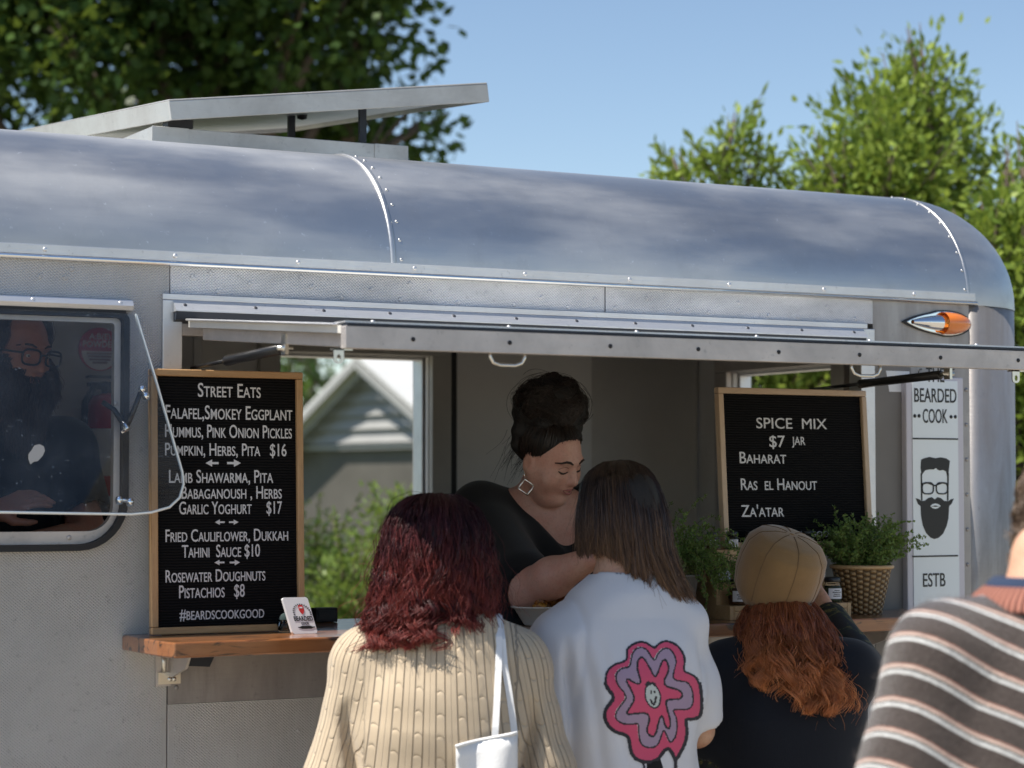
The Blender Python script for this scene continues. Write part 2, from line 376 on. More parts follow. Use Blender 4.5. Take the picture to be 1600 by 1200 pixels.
def cloth(name, base, rough=.85, wscale=900, var=.1, sheen=.15):
    m, nt, b = M(name, base, rough, 0, Specular_IOR_Level=.2); co = coord(nt)
    n = noise(nt, co, 7, 4, .6); w = noise(nt, co, wscale*.35, 2, .7)
    L(nt, mixc(nt, rng(nt, n, .35, .65), tuple(x*(1-var) for x in base), base), b.inputs['Base Color'])
    b.inputs['Sheen Weight'].default_value = sheen; bump(nt, b, mth(nt, 'ADD', w, mth(nt, 'MULTIPLY', n, 2.0)), .25, .002); return m
MAT['tee'] = cloth('white_cotton_jersey', (.68,.68,.71), .8, 900, .03)
MAT['blacktop'] = cloth('black_cotton', (.010,.010,.011), .85); MAT['navytop'] = cloth('blue_black_cotton', (.011,.013,.019), .85)
MAT['navy_collar'] = cloth('navy_collar_cloth', (.02,.035,.075), .8); MAT['tote'] = cloth('white_canvas', (.80,.80,.80), .85, 500, .04)
MAT['denim'] = cloth('blue_denim', (.04,.06,.11), .85); MAT['shoe'] = M('shoe_rubber', (.05,.05,.05), .6)[0]
MAT['cap'] = cloth('tan_wool_cap', (.27,.158,.064), .95, 700, .2, .4)
MAT['man_tee'] = cloth('charcoal_tee', (.020,.022,.027), .85)
# cable knit: attributes u (across, metres), v (along, metres)
m, nt, b = M('cream_cable_knit', (.52,.42,.30), .9, 0, Specular_IOR_Level=.15); u = attr(nt, 'u'); v = attr(nt, 'v'); co = coord(nt)
P_ = .046
un = mth(nt, 'ADD', mth(nt, 'DIVIDE', u, P_), 100.5); fu = mth(nt, 'FRACT', un)
d = mth(nt, 'ABSOLUTE', mth(nt, 'SUBTRACT', fu, .5))                     # 0 centre of cable, .5 between
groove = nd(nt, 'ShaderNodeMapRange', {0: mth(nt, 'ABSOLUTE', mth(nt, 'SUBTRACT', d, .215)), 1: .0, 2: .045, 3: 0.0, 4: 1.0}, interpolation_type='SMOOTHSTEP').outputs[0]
g2 = nd(nt, 'ShaderNodeMapRange', {0: mth(nt, 'ABSOLUTE', mth(nt, 'SUBTRACT', d, .5)), 1: .0, 2: .02, 3: .6, 4: 1.0}, interpolation_type='SMOOTHSTEP').outputs[0]
incab = rng(nt, d, .20, .215, 1.0, 0.0)
wob = mth(nt, 'MULTIPLY', noise(nt, co, 9, 2), .5)
cross = mth(nt, 'ADD', mth(nt, 'ADD', mth(nt, 'DIVIDE', v, .046), mth(nt, 'ADD', mth(nt, 'MULTIPLY', mth(nt, 'SUBTRACT', fu, .5), .25), mth(nt, 'MULTIPLY', mth(nt, 'POWER', mth(nt, 'SUBTRACT', fu, .5), 2.0), 3.2))), mth(nt, 'ADD', wob, mth(nt, 'MULTIPLY', mth(nt, 'FLOOR', un), .17)))
fc = mth(nt, 'ABSOLUTE', mth(nt, 'SUBTRACT', mth(nt, 'FRACT', cross), .5))   # .5 at crossing
cabh = mth(nt, 'SUBTRACT', 1.0, mth(nt, 'POWER', mth(nt, 'MULTIPLY', fc, 2.0), 9.0))
hh = mth(nt, 'MULTIPLY', mth(nt, 'ADD', mth(nt, 'MULTIPLY', incab, mth(nt, 'SUBTRACT', mth(nt, 'MULTIPLY', cabh, .34), .10)), .6), mth(nt, 'MULTIPLY', groove, g2))
yarn = mth(nt, 'MULTIPLY', mth(nt, 'SINE', mth(nt, 'MULTIPLY', v, 2*math.pi/.0045)), mth(nt, 'SINE', mth(nt, 'MULTIPLY', u, 2*math.pi/.0055)))
bump(nt, b, mth(nt, 'ADD', hh, mth(nt, 'ADD', mth(nt, 'MULTIPLY', yarn, .05), mth(nt, 'MULTIPLY', noise(nt, co, 60, 3), .12))), .9, .0075)
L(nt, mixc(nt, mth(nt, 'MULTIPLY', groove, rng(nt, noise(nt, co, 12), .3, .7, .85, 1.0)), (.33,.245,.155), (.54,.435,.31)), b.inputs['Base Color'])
b.inputs['Sheen Weight'].default_value = .3; MAT['knit'] = m
# striped knit: attribute v
m, nt, b = M('striped_fuzzy_knit', (.1,.08,.075), .95, 0, Specular_IOR_Level=.1); v = attr(nt, 'v'); co = coord(nt)
vj = mth(nt, 'ADD', v, mth(nt, 'MULTIPLY', mth(nt, 'SUBTRACT', noise(nt, co, 60, 3), .5), .003))
ph = mth(nt, 'FRACT', mth(nt, 'ADD', mth(nt, 'DIVIDE', vj, .058), 20.0))
n = nt.nodes.new('ShaderNodeValToRGB'); nt.links.new(ph, n.inputs[0]); n.color_ramp.interpolation = 'CONSTANT'; e = n.color_ramp.elements
brown, blk, wht, pnk = (.050,.038,.034), (.028,.026,.030), (.70,.71,.70), (.56,.38,.31)
st = [(0, brown), (.585, wht), (.68, blk), (.765, (.66,.55,.48)), (.815, pnk), (.855, (.40,.18,.135)), (.885, brown), (.98, brown)]
while len(e) < len(st): e.new(.5)
for i, (p, c) in enumerate(st): e[i].position = p; e[i].color = (*c, 1)
fz = noise(nt, co, 140, 3, .8)
L(nt, mixc(nt, rng(nt, fz, .35, .75, 0, .35), n.outputs[0], (.12,.10,.092)), b.inputs['Base Color'])
b.inputs['Sheen Weight'].default_value = .5; b.inputs['Sheen Roughness'].default_value = .5; bump(nt, b, fz, .8, .005); MAT['stripe'] = m
m, nt, b = M('salmon_rib_knit', (.50,.20,.145), .95); u = attr(nt, 'u')
h = mth(nt, 'SINE', mth(nt, 'MULTIPLY', u, 2*math.pi/.0105)); bump(nt, b, h, 1.0, .004); L(nt, mixc(nt, rng(nt, h, -1, .2), (.26,.09,.065), (.54,.23,.165)), b.inputs['Base Color']); MAT['rib'] = m
m, nt, b = M('floral_black_cloth', (.01,.01,.01), .7); co = coord(nt); n = noise(nt, co, 22, 3, .6, 1.5)
L(nt, ramp(nt, n, [(.5, (.010,.010,.012)), (.57, (.016,.03,.014)), (.62, (.16,.13,.03)), (.66, (.012,.012,.012)), (.73, (.16,.03,.02))]), b.inputs['Base Color']); MAT['floral'] = m
MAT['print_black'] = M('print_black_ink', (.022,.020,.028), .7)[0]; MAT['print_pink'] = M('print_pink_ink', (.62,.075,.16), .7)[0]
MAT['print_lilac'] = M('print_lilac_ink', (.36,.26,.36), .7)[0]; MAT['print_grey'] = M('print_face_grey', (.52,.57,.55), .7)[0]
MAT['silver'] = M('silver_jewellery', (.85,.84,.82), .2, 1)[0]
MAT['lips'] = M('lips', (.30,.10,.085), .4)[0]; MAT['brow'] = M('eyebrow_hair', (.03,.017,.012), .7)[0]
MAT['eyewhite'] = M('eye', (.6,.58,.55), .15)[0]; MAT['iris'] = M('iris', (.03,.025,.02), .1)[0]
MAT['extred'] = M('extinguisher_red', (.45,.012,.02), .3)[0]; MAT['signred'] = M('round_sign_red', (.45,.015,.06), .4)[0]; MAT['whiteprint'] = M('white_print', (.72,.70,.70), .5)[0]
m, nt, b = M('gravel_and_grass_ground', (.34,.30,.24), .95); co = coord(nt)
n1 = noise(nt, co, 3.5, 6, .65); n2 = noise(nt, co, 60, 4, .7); n3 = noise(nt, co, .35, 5, .6); s = sep(nt, co)
dd_ = mth(nt, 'ADD', s[1], mth(nt, 'MULTIPLY', n3, 8.0))
gv = mixc(nt, rng(nt, n2, .3, .7), (.26,.225,.175), (.40,.355,.285)); gr = mixc(nt, rng(nt, n1, .3, .7), (.055,.085,.025), (.14,.16,.055)); gr = mixc(nt, rng(nt, n2, .5, .7, 0, .5), gr, (.22,.20,.10))
L(nt, mixc(nt, rng(nt, dd_, 12.5, 14.5), gv, gr), b.inputs['Base Color']); bump(nt, b, n2, .6, .02); MAT['ground'] = m
MAT['tyre'] = M('tyre_rubber', (.02,.02,.02), .8)[0]
m, nt, b = M('shed_cladding', (.20,.18,.15), .6); s = sep(nt, coord(nt))
h = mth(nt, 'SINE', mth(nt, 'MULTIPLY', s[0], 2*math.pi/.14)); bump(nt, b, h, .8, .01); L(nt, mixc(nt, rng(nt, noise(nt, coord(nt), 2), .3, .7), (.078,.071,.062), (.10,.092,.08)), b.inputs['Base Color']); MAT['shedwall'] = m
MAT['weather'] = paint('white_weatherboard', (.29,.29,.285), .6, .06); MAT['shedroof'] = paint('pale_roof_steel', (.58,.58,.57), .45, .05)
MAT['shadegrey'] = paint('shaded_wall_grey', (.20,.185,.17), .55, .08)  # wall grey darkened to carry the shade beside the hatch
# ------------------------------------------------------------------ ground
mb = MB(); mb.add([(-300,-300,0),(300,-300,0),(300,300,0),(-300,300,0)], [(0,1,2,3)])
tag(mb.build('ground', MAT['ground']), kind='structure')

# ------------------------------------------------------------------ the food trailer
XL, X1, RC, W = -2.3, 2.38, .37, 2.25          # left end, corner tangent, corner radius, width
ZB, Z0, RZ = .42, 2.033, .335                  # skirt, roof spring line, roof rise
XE = X1 + RC
T = thing('food_trailer', 'silver aluminium food trailer with rounded roof and raised serving awning', 'food trailer', (.3, 1.1, 0))

def wall_plate(name, outer, holes, mat, y=0.0, th=.03, rv=(), bevel=0):
    """plate standing in the XZ plane, outer face at Y = y"""
    v, f = curve_plate(outer, holes, th); mb = MB()
    mb.add(np.stack([v[:,0], v[:,2] + y + th/2, v[:,1]], 1), f)
    if rv: mb.rivets([(p[0], y, p[1]) for p in rv], (0,-1,0), .0058, .0035)
    return mb.build(name, mat, T, bevel)
def rect(x0, z0, x1, z1): return [(x0,z0),(x1,z0),(x1,z1),(x0,z1)]
WX0, WX1, WZ0, WZ1 = -.80, -.108, 1.372, 1.905            # window opening
def lin(a, b, n): return [a + (b-a)*i/(n-1) for i in range(n)]
rv = [(-.012, z) for z in lin(.55, .97, 4)] + [(x, 1.985) for x in (-1.9, -1.4, -.62, -.31, -.25)] + [(-.235, 2.005)]
wall_plate('side_wall', rect(XL+RC, ZB, -.0012, Z0), [round_rect(WX0, WZ0, WX1, WZ1, (.11,.11,.02,.02))], MAT['wall'], 0, .035, rv)
rv = [(.055, 2.0), (.06, 1.998), (.10, 2.012)] + [(x, 1.968 + .022*(i % 2)) for i, x in enumerate(lin(.12, 1.15, 14))] + [(.33, 2.012), (.62, 2.008)]
wall_plate('fascia_panel', rect(.0012, 1.9585, 1.178, Z0), [], MAT['fascia'], 0, .03, rv)
rv = [(x, 1.970 + .03*(i % 3 == 1)) for i, x in enumerate(lin(1.21, 1.98, 9))]
wall_plate('fascia_panel', rect(1.181, 1.9585, 2.0395, Z0), [], MAT['fascia'], -.0015, .03, rv)
rv = [(2.368, z) for z in lin(.6, 1.98, 15)]
wall_plate('shaded_wall_strip', rect(2.041, ZB, 2.170, 1.893), [], MAT['shadegrey'], -.002, .03)  # wall strip under the awning, its shade put into the darker colour
wall_plate('side_wall', [(2.1712,ZB),(X1,ZB),(X1,Z0),(2.041,Z0),(2.041,1.8945),(2.1712,1.8945)], [], MAT['smooth'], 0, .03, rv)
rv = [(.022, 1.045), (.022, 1.12), (.5, 1.02), (1.1, 1.02), (1.8, 1.02)]
wall_plate('under_counter_panel', rect(.0012, 1.0075, 2.039, 1.1345), [], MAT['smooth'], -.002, .03, rv)
rv = [(.022, z) for z in (.95, .878, .80, .70, .6, .5)] + [(2.02, z) for z in lin(.5, .95, 6)] + [(.33, .93)]
wall_plate('side_wall', rect(.0012, ZB, 2.039, 1.0065), [], MAT['wall'], 0, .03, rv)
# dark backing strips behind the joints
mb = MB(); mb.box((-.02, .036, ZB), (.02, .05, 1.12)); mb.box((.01, .032, .98), (2.03, .045, 1.03)); mb.box((-.02,.036,1.96),(.02,.05,2.03)); mb.box((1.16,.032,1.96),(1.2,.045,2.03)); mb.build('joint_backing', MAT['black'], T)
# rounded body corners, end wall, back wall
def corner(name, cx, cy, a0, a1, mat, rv=()):
    mb = MB(); n = 14; V = []
    for k in range(n+1):
        a = RAD(a0 + (a1-a0)*k/n); V += [(cx+RC*math.cos(a), cy+RC*math.sin(a), ZB), (cx+RC*math.cos(a), cy+RC*math.sin(a), Z0)]
    mb.add(V, [(2*k, 2*k+2, 2*k+3, 2*k+1) for k in range(n)], True)
    for p, nn in rv: mb.rivets([p], nn, .0055, .003)
    o = mb.build(name, mat, T); s = o.modifiers.new('thick', 'SOLIDIFY'); s.thickness = .02; return o
corner('body_corner', X1, RC, -90, 0, MAT['smooth'])
corner('body_corner', X1, W-RC, 0, 90, MAT['smooth']); corner('body_corner', XL+RC, RC, 180, 270, MAT['smooth']); corner('body_corner', XL+RC, W-RC, 90, 180, MAT['smooth'])
EY0, EY1, EZ0, EZ1 = 1.05, 1.665, 1.40, 1.915             # window in the right end wall
def plate_yz(name, outer, holes, mat, x, th):
    v, f = curve_plate(outer, holes, th); mb = MB(); mb.add(np.stack([v[:,2]+x, v[:,0], v[:,1]], 1), f); return mb.build(name, mat, T)
plate_yz('end_wall', rect(RC, ZB, W-RC, Z0), [rect(EY0, EZ0, EY1, EZ1)], MAT['smooth'], XE-.012, .02)
plate_yz('end_wall', rect(RC, ZB, W-RC, Z0), [], MAT['smooth'], XL+.012, .02)
plate_yz('interior_lining', rect(RC-.01, .36, W-RC+.01, 2.15), [rect(EY0+.004, EZ0+.004, EY1-.004, EZ1-.004)], MAT['interior'], 2.712, .02)
BX0, BX1, BZ0, BZ1 = 1.15, 1.724, 1.02, 1.968               # window in the back wall
def back(name, outer, holes, mat, y, th):
    v, f = curve_plate(outer, holes, th); mb = MB(); mb.add(np.stack([v[:,0], v[:,2]+y, v[:,1]], 1), f); return mb.build(name, mat, T)
back('back_wall', rect(XL+RC, ZB, X1, Z0), [rect(BX0, BZ0, BX1, BZ1)], MAT['smooth'], W-.012, .02)
back('interior_lining', rect(XL+RC, .36, X1+.01, 2.15), [rect(BX0+.003, BZ0+.003, BX1-.003, BZ1-.003)], MAT['interior'], 2.13, .02)
plate_yz('interior_lining', rect(RC, .36, W-RC, 2.15), [], MAT['interior'], XL+.06, .02)
def icorner(cx, cy, a0, a1):
    mb = MB(); n = 14; V = []
    for k in range(n+1):
        a = RAD(a0 + (a1-a0)*k/n); V += [(cx+(RC-.055)*math.cos(a), cy+(RC-.12)*math.sin(a) if cy > 1 else cy+(RC-.05)*math.sin(a), .36), (cx+(RC-.055)*math.cos(a), cy+(RC-.12)*math.sin(a) if cy > 1 else cy+(RC-.05)*math.sin(a), 2.15)]
    mb.add(V, [(2*k, 2*k+2, 2*k+3, 2*k+1) for k in range(n)], True); o = mb.build('interior_corner', MAT['interior'], T); o.modifiers.new('thick', 'SOLIDIFY').thickness = .006
icorner(X1, RC, -90, 0); icorner(X1, W-RC, 0, 90)
mb = MB(); mb.prism([(XL+.2,.04),(X1,.04),(XE-.05,RC),(XE-.05,W-RC),(X1,W-.04),(XL+.2,W-.04)], (0,0,.33), (1,0,0), (0,1,0), (0,0,.03)); mb.build('trailer_floor', MAT['intfloor'], T)
mb = MB()
hx0, hx1, hy0, hy1 = .20, .86, .66, 1.50
for lo, hi in (((XL+.30, .06, 2.145), (hx0, 2.12, 2.16)), ((hx1, .06, 2.145), (X1+.10, 2.12, 2.16)), ((X1+.1003, .25, 2.145), (2.69, W-.25, 2.16)), ((hx0, .06, 2.145), (hx1, hy0, 2.16)), ((hx0, hy1, 2.145), (hx1, 2.12, 2.16))): mb.box(lo, hi)
mb.build('trailer_ceiling', MAT['ceiling'], T)
# window casing in the back and end walls
def casing(name, pts, o, ux, uz, n, w, d, mat):
    """rectangular frame round (x0,z0,x1,z1), width w outwards, standing d proud along n"""
    x0, z0, x1, z1 = pts; mb = MB(); o, ux, uz, n = (np.array(t, float) for t in (o, ux, uz, n))
    for a, b, c, e in ((x0-w, z1, x1+w, z1+w), (x0-w, z0-w, x1+w, z0), (x0-w, z0, x0, z1), (x1, z0, x1+w, z1)):
        mb.obox(o+ux*a+uz*b, ux*(c-a), uz*(e-b), n*d)
    return mb.build(name, mat, T, .003)
casing('window_casing', (BX0, BZ0, BX1, BZ1), (0, 2.1185, 0), (1,0,0), (0,0,1), (0,-1,0), .075, .028, MAT['intframe'])
casing('window_sash', (BX0+.012, BZ0+.012, BX1-.012, BZ1-.012), (0, 2.15, 0), (1,0,0), (0,0,1), (0,1,0), .009, .07, MAT['frame'])
mb = MB(); mb.box((BX1+.082, 2.108, .9), (BX1+.105, 2.119, 2.2)); mb.build('dark_gap_trim', MAT['black'], T)
casing('window_casing', (EY0, EZ0, EY1, EZ1), (2.7005, 0, 0), (0,1,0), (0,0,1), (-1,0,0), .075, .026, MAT['frame_dull'])
casing('window_sash', (EY0+.012, EZ0+.012, EY1-.012, EZ1-.012), (2.725, 0, 0), (0,1,0), (0,0,1), (1,0,0), .009, .05, MAT['frame'])

# roof skin: rounded edge swept round the body, flat crowned centre
path = []
def arc(cx, cy, a0, a1, n=12):
    for k in range(n+1):
        a = RAD(a0+(a1-a0)*k/n); path.append(((cx, cy), (math.cos(a), math.sin(a))))
for x in np.linspace(XL+RC, X1, 60)[1:-1]: path.append(((x, RC), (0,-1)))
arc(X1, RC, -90, 0)
for y in np.linspace(RC, W-RC, 14)[1:-1]: path.append(((X1, y), (1,0)))
arc(X1, W-RC, 0, 90)
for x in np.linspace(X1, XL+RC, 30)[1:-1]: path.append(((x, W-RC), (0,1)))
arc(XL+RC, W-RC, 90, 180)
for y in np.linspace(W-RC, RC, 14)[1:-1]: path.append(((XL+RC, y), (-1,0)))
arc(XL+RC, RC, 180, 270)
NP = len(path); prof = [(0, -.009)] + [(1-math.cos(t), math.sin(t)) for t in np.linspace(0, math.pi/2, 18)]
V = []; F = []
for (c, n) in path:
    for (i, s) in prof:
        r = (RC+.0018)*(1-i); V.append((c[0]+n[0]*r, c[1]+n[1]*r, Z0 + (RZ*s if s >= 0 else s)))
K = len(prof)
for i in range(NP):
    for k in range(K-1): F.append((i*K+k, ((i+1) % NP)*K+k, ((i+1) % NP)*K+k+1, i*K+k+1))
mb = MB(); mb.add(V, F, True)
for lo, hi in (((XL+RC-.002, RC-.002), (hx0, W-RC+.002)), ((hx1, RC-.002), (X1+.002, W-RC+.002)), ((hx0, RC-.002), (hx1, hy0)), ((hx0, hy1), (hx1, W-RC+.002))):
    mb.box((*lo, Z0+RZ-.012), (*hi, Z0+RZ-.0005))
mb.build('roof', MAT['roof'], T)
# roof seams: a strip with rivets over the curve
def seam(x, w, rivet_dx, n0=0, n1=9, hgt=.004, mat='bead'):
    mb = MB(); V = []
    tt = np.linspace(0, math.pi/2, 18)
    for s_, dx in ((hgt, -w/2), (hgt*1.5, 0), (hgt, w/2), (-.002, w/2), (-.002, -w/2)):
        V += [(x+dx, RC-(RC+s_)*math.cos(t), Z0+(RZ+s_)*math.sin(t)) for t in tt]
    n = len(tt); F = [(a*n+k, a*n+k+1, ((a+1) % 5)*n+k+1, ((a+1) % 5)*n+k) for a in range(5) for k in range(n-1)]
    mb.add(V, F, True)
    for t in np.linspace(.10, 1.45, n1):
        p = np.array((x+rivet_dx, RC-RC*math.cos(t), Z0+RZ*math.sin(t))); mb.rivets([p], (0, -math.cos(t), math.sin(t)), .0048, .0035)
    return mb.build('roof_seam', MAT[mat], T)
seam(.576, .014, .022, 0, 10, .003, 'roof'); seam(X1, .010, -.012, 0, 9, .002, 'roof')
# drip rail
mb = MB(); mb.box((XL+RC, -.007, 2.0345), (X1+.02, -.0003, 2.057)); mb.rivets([(x, -.007, 2.046) for x in np.arange(-1.85, 2.4, .31)], (0,-1,.1), .006, .004)
mb.build('drip_rail', MAT['frame'], T, .001)
mb = MB(); mb.tube([(XL+RC, -.006, 2.0285), (X1+.025, -.006, 2.0285)], .0058, 10); mb.build('drip_bead', MAT['bead'], T)

# serving hatch frame and hinge
mb = MB()
mb.prism([(0,1.9575),(-.010,1.9575),(-.010,1.944),(-.0085,1.944),(0,1.944)], (-.02,0,0), (0,1,0), (0,0,1), (2.035,0,0))
hf = mb.build('hatch_frame', MAT['frame'], T, .001)
mb = MB(); mb.box((-.020,-.010,1.1715), (.028,.045,1.9435)); mb.build('hatch_jamb', MAT['frame'], T, .002)
mb = MB(); mb.box((1.992,-.010,1.1715), (2.040,.045,1.9435)); mb.build('hatch_jamb', MAT['frame'], T, .002)
mb = MB(); mb.prism([(-.0015,1.9435),(-.0095,1.9435),(-.034,1.919),(-.034,1.916),(-.0015,1.914)], (.004,0,0), (0,1,0), (0,0,1), (1.995,0,0))
mb.cur = 1
for x in np.linspace(.03, 1.96, 12): mb.rivets([(x, -.0215, 1.9315)], (0,-.7,.7), .005, .002)
mb.build('hinge_rail', [MAT['frame'], MAT['screw']], T)
mb = MB(); mb.prism([(-.002,1.9135),(-.030,1.9155),(-.026,1.897),(-.002,1.890)], (.006,0,0), (0,1,0), (0,0,1), (1.990,0,0)); mb.build('hinge_shade_strip', MAT['navy'], T)  # dark strip: shade under the hinge rail put into its colour
mb = MB(); mb.box((.0295, .0, 1.862), (1.9905, .04, 1.889)); mb.build('hatch_head', MAT['frame_dull'], T)
# raised awning
AY, AZ0, AZ1 = -.90, 1.895, 1.829
def aw(x, y, dz): t = (y+.03)/(AY+.03); return (x, y, AZ0 + (AZ1-AZ0)*t + dz)
aws = thing_part = None
mb = MB(); mb.add([aw(.034,-.032,.0), aw(1.996,-.032,.0), aw(1.996,AY+.002,.0), aw(.034,AY+.002,.0), aw(.034,-.032,-.016), aw(1.996,-.032,-.016), aw(1.996,AY+.002,-.016), aw(.034,AY+.002,-.016)], [(0,1,2,3),(7,6,5,4),(0,4,5,1),(1,5,6,2),(2,6,7,3),(3,7,4,0)])
awn = mb.build('awning', MAT['underawn'], T)
mb = MB(); mb.box((.032, AY-.024, AZ1-.047), (1.998, AY, AZ1-.002)); mb.cur = 1; mb.rivets([(x, AY-.0245, AZ1-.025) for x in (.18,.40,.64,.86,1.07,1.29,1.52,1.75,1.95)], (0,-1,0), .0052, .002)
mb.build('awning_front_bar', [MAT['frame_dull'], MAT['black']], awn, .002)
mb = MB(); mb.box((.035, AY-.026, AZ1-.001), (1.996, AY+.02, AZ1+.004)); mb.build('awning_seal', MAT['navy'], awn)
mb = MB(); mb.box((.033, AY-.02, AZ1+.0045), (1.997, AY+.035, AZ1+.008)); mb.rivets([(x, AY-.004, AZ1+.008) for x in np.linspace(.1,1.95,7)], (0,0,1), .0045, .004); mb.build('awning_top_flange', MAT['frame'], awn)
for xs in (.033, 1.972):
    mb = MB()
    a0 = np.array(aw(xs,-.06,-.0165)); a1 = np.array(aw(xs,AY,-.0165)); d = a1-a0
    mb.obox(a0+(.026 if xs < 1 else -.026,0,0), d, (.025,0,0), (0,0,-.028)); mb.build('awning_side_bar', MAT['frame_dull'], awn, .002)
    mb = MB(); mb.obox(a0+(-.010 if xs < 1 else -.012,.02,.0172), d*1.0, (.047,0,0), (0,0,.005)); mb.build('awning_side_lip', MAT['frame'], awn, .003)
def handle(x):
    mb = MB(); z = AZ1-.047; y = AY-.012
    mb.tube([(x-.040,y,z+.002),(x-.040,y,z-.008),(x-.033,y,z-.019),(x-.018,y,z-.024),(x+.018,y,z-.024),(x+.033,y,z-.019),(x+.040,y,z-.008),(x+.040,y,z+.002)], .0038, 8)
    return mb.build('handle', MAT['zinc'], awn)
hx = [at(793,555,AY-.012)[0], at(1353,580,AY-.012)[0]]
for x in hx: handle(x)
def bracket(x):
    v, f = curve_plate(round_rect(-.011,-.030,.011,0,(.009,.009,.001,.001)), [[( .0045*math.cos(t), -.019+.007*math.sin(t)) for t in np.linspace(0,2*math.pi,13)[:-1]]], .003)
    mb = MB(); mb.add(np.stack([v[:,0]+x, v[:,2]+AY-.012, v[:,1]+AZ1-.047], 1), f); mb.box((x-.011, AY-.0135, AZ1-.0505), (x+.03, AY+.004, AZ1-.0472)); return mb.build('catch_plate', MAT['zinc'], awn)
bracket(at(529,548,AY-.012)[0]); bracket(at(1587,588,AY-.012)[0])
def strut(p0, p1, split):
    p0, p1 = np.array(p0, float), np.array(p1, float); d = (p1-p0)/np.linalg.norm(p1-p0); m_ = p0+(p1-p0)*split
    mb = MB(); mb.tube([p0, m_], .0045, 10); rod = mb.build('gas_strut', MAT['blackgloss'], awn)
    mb = MB(); mb.tube([m_-d*.012, m_-d*.010, m_, m_+d*.05, p1-d*.03, p1-d*.028], [.009,.0125,.0125,.0115,.0115,.007], 14); cyl = mb.build('strut_cylinder', MAT['blackgloss'], rod)
    mb = MB(); mb.cyl(p1-d*.03, p1-d*.006, .006, .005, 10); mb.ball(p1, .009); mb.box(p1+(-.004,-.012,-.014), p1+(.004,.012,.03)); mb.cyl(p1-(.018,0,0), p1+(.018,0,0), .005); mb.build('strut_fitting', MAT['zinc'], rod)
strut((.060,.011,1.787), (.060,-.549,1.803), .42); strut((1.962,.183,1.782), (1.962,-.414,1.800), .40)
# counter shelf
mb = MB(); co_ = [(-.110,.02),(-.108,-.235),(-.095,-.305)]
xs = np.linspace(-.095, 2.15, 46)
front = [(x, -.305 + .004*math.sin(x*7) + .003*math.sin(x*19+1)) for x in xs]
poly = [(-.110,-.0015),(-.108,-.235)] + front + [(2.15,-.0015)]
mb.prism([(p[0], p[1]) for p in poly], (0,0,1.1365), (1,0,0), (0,1,0), (0,0,.0345)); ctr = mb.build('counter_shelf', MAT['counter'], T, .004)
mb = MB(); mb.box((.03,.0005,1.1365), (1.990,.33,1.1705)); mb.build('inner_counter', MAT['counter'], T, .003)
for x in (.0, 1.0, 1.98):
    mb = MB(); mb.prism([(-.004,1.1362),(-.15,1.1362),(-.12,1.098),(-.03,1.072),(-.004,1.072)], (x,0,0), (0,1,0), (0,0,1), (.006,0,0))
    mb.box((x-.03,-.009,1.05), (x+.006,-.0005,1.136)); br = mb.build('shelf_bracket', MAT['frame_dull'], ctr)
    mb = MB(); mb.box((x-.026,-.014,1.055), (x+.028,-.0085,1.082)); mb.cyl((x-.012,-.012,1.083),(x-.012,-.012,1.128),.006); mb.rivets([(x+.002,-.014,1.066),(x+.012,-.014,1.066)], (0,-1,0), .006, .004); mb.build('bracket_hinge', MAT['zinc'], br)
mb = MB(); mb.box((.008,-.0085,1.095),(.075,-.0028,1.1362)); mb.build('gusset_plate', MAT['frame_dull'], ctr)
mb = MB(); mb.prism([(.01,1.136),(.085,1.136),(.066,1.098),(.012,1.102)], (0,-.10,0), (1,0,0), (0,0,1), (0,.004,0)); mb.build('shelf_gusset', MAT['navy'], ctr)
# bright patch beside the hatch, built as a stand-in white plate
mb = MB(); mb.prism([(2.083,1.83),(2.165,1.83),(2.165,1.772),(2.094,1.772)], (0,-.003,0), (1,0,0), (0,0,1), (0,.002,0)); mb.build('bright_patch', MAT['white'], T)
# tilting side window with clear flap
wm = thing_w = None
def ring_plate(name, outer, inner, y, th, mat, parent):
    v, f = curve_plate(outer, [inner], th); mb = MB(); mb.add(np.stack([v[:,0], v[:,2]+y, v[:,1]], 1), f); return mb.build(name, mat, parent, .0015)
win = ring_plate('window', round_rect(WX0-.006,WZ0-.008,WX1+.006,WZ1+.004,(.116,.116,.02,.02)), round_rect(WX0+.006,WZ0+.006,WX1-.008,WZ1-.008,(.10,.10,.012,.012)), -.003, .03, MAT['black'], T)
v, f = curve_plate(round_rect(WX0+.007,WZ0+.007,WX1-.009,WZ1-.009,(.098,.098,.012,.012)), [round_rect(WX0+.03,WZ0+.036,WX1-.024,WZ1-.02,(.06,.06,.008,.008))], .02)
mb = MB(); mb.add(np.stack([v[:,0], v[:,2]+.012, v[:,1]], 1), f); mb.rivets([(-.235,.0018,WZ0+.022),(-.55,.0018,WZ0+.022),(-.128,.0018,1.7)], (0,-1,0), .006, .003); mb.build('window_frame', MAT['frame_dull'], win, .0015)
mb = MB(); mb.prism([(-.0005,1.940),(-.016,1.938),(-.024,1.924),(-.020,1.914),(-.0005,1.914)], (WX0-.03,0,0), (0,1,0), (0,0,1), (.735,0,0)); mb.rivets([(x,-.019,1.931) for x in (-.6,-.33,-.125)], (0,-.8,.5), .005, .002); mb.build('window_hinge', MAT['frame'], win)
mb = MB(); mb.box((WX0-.02,-.020,1.9045), (-.112,-.0005,1.9135)); mb.build('hinge_gasket', MAT['black'], win)
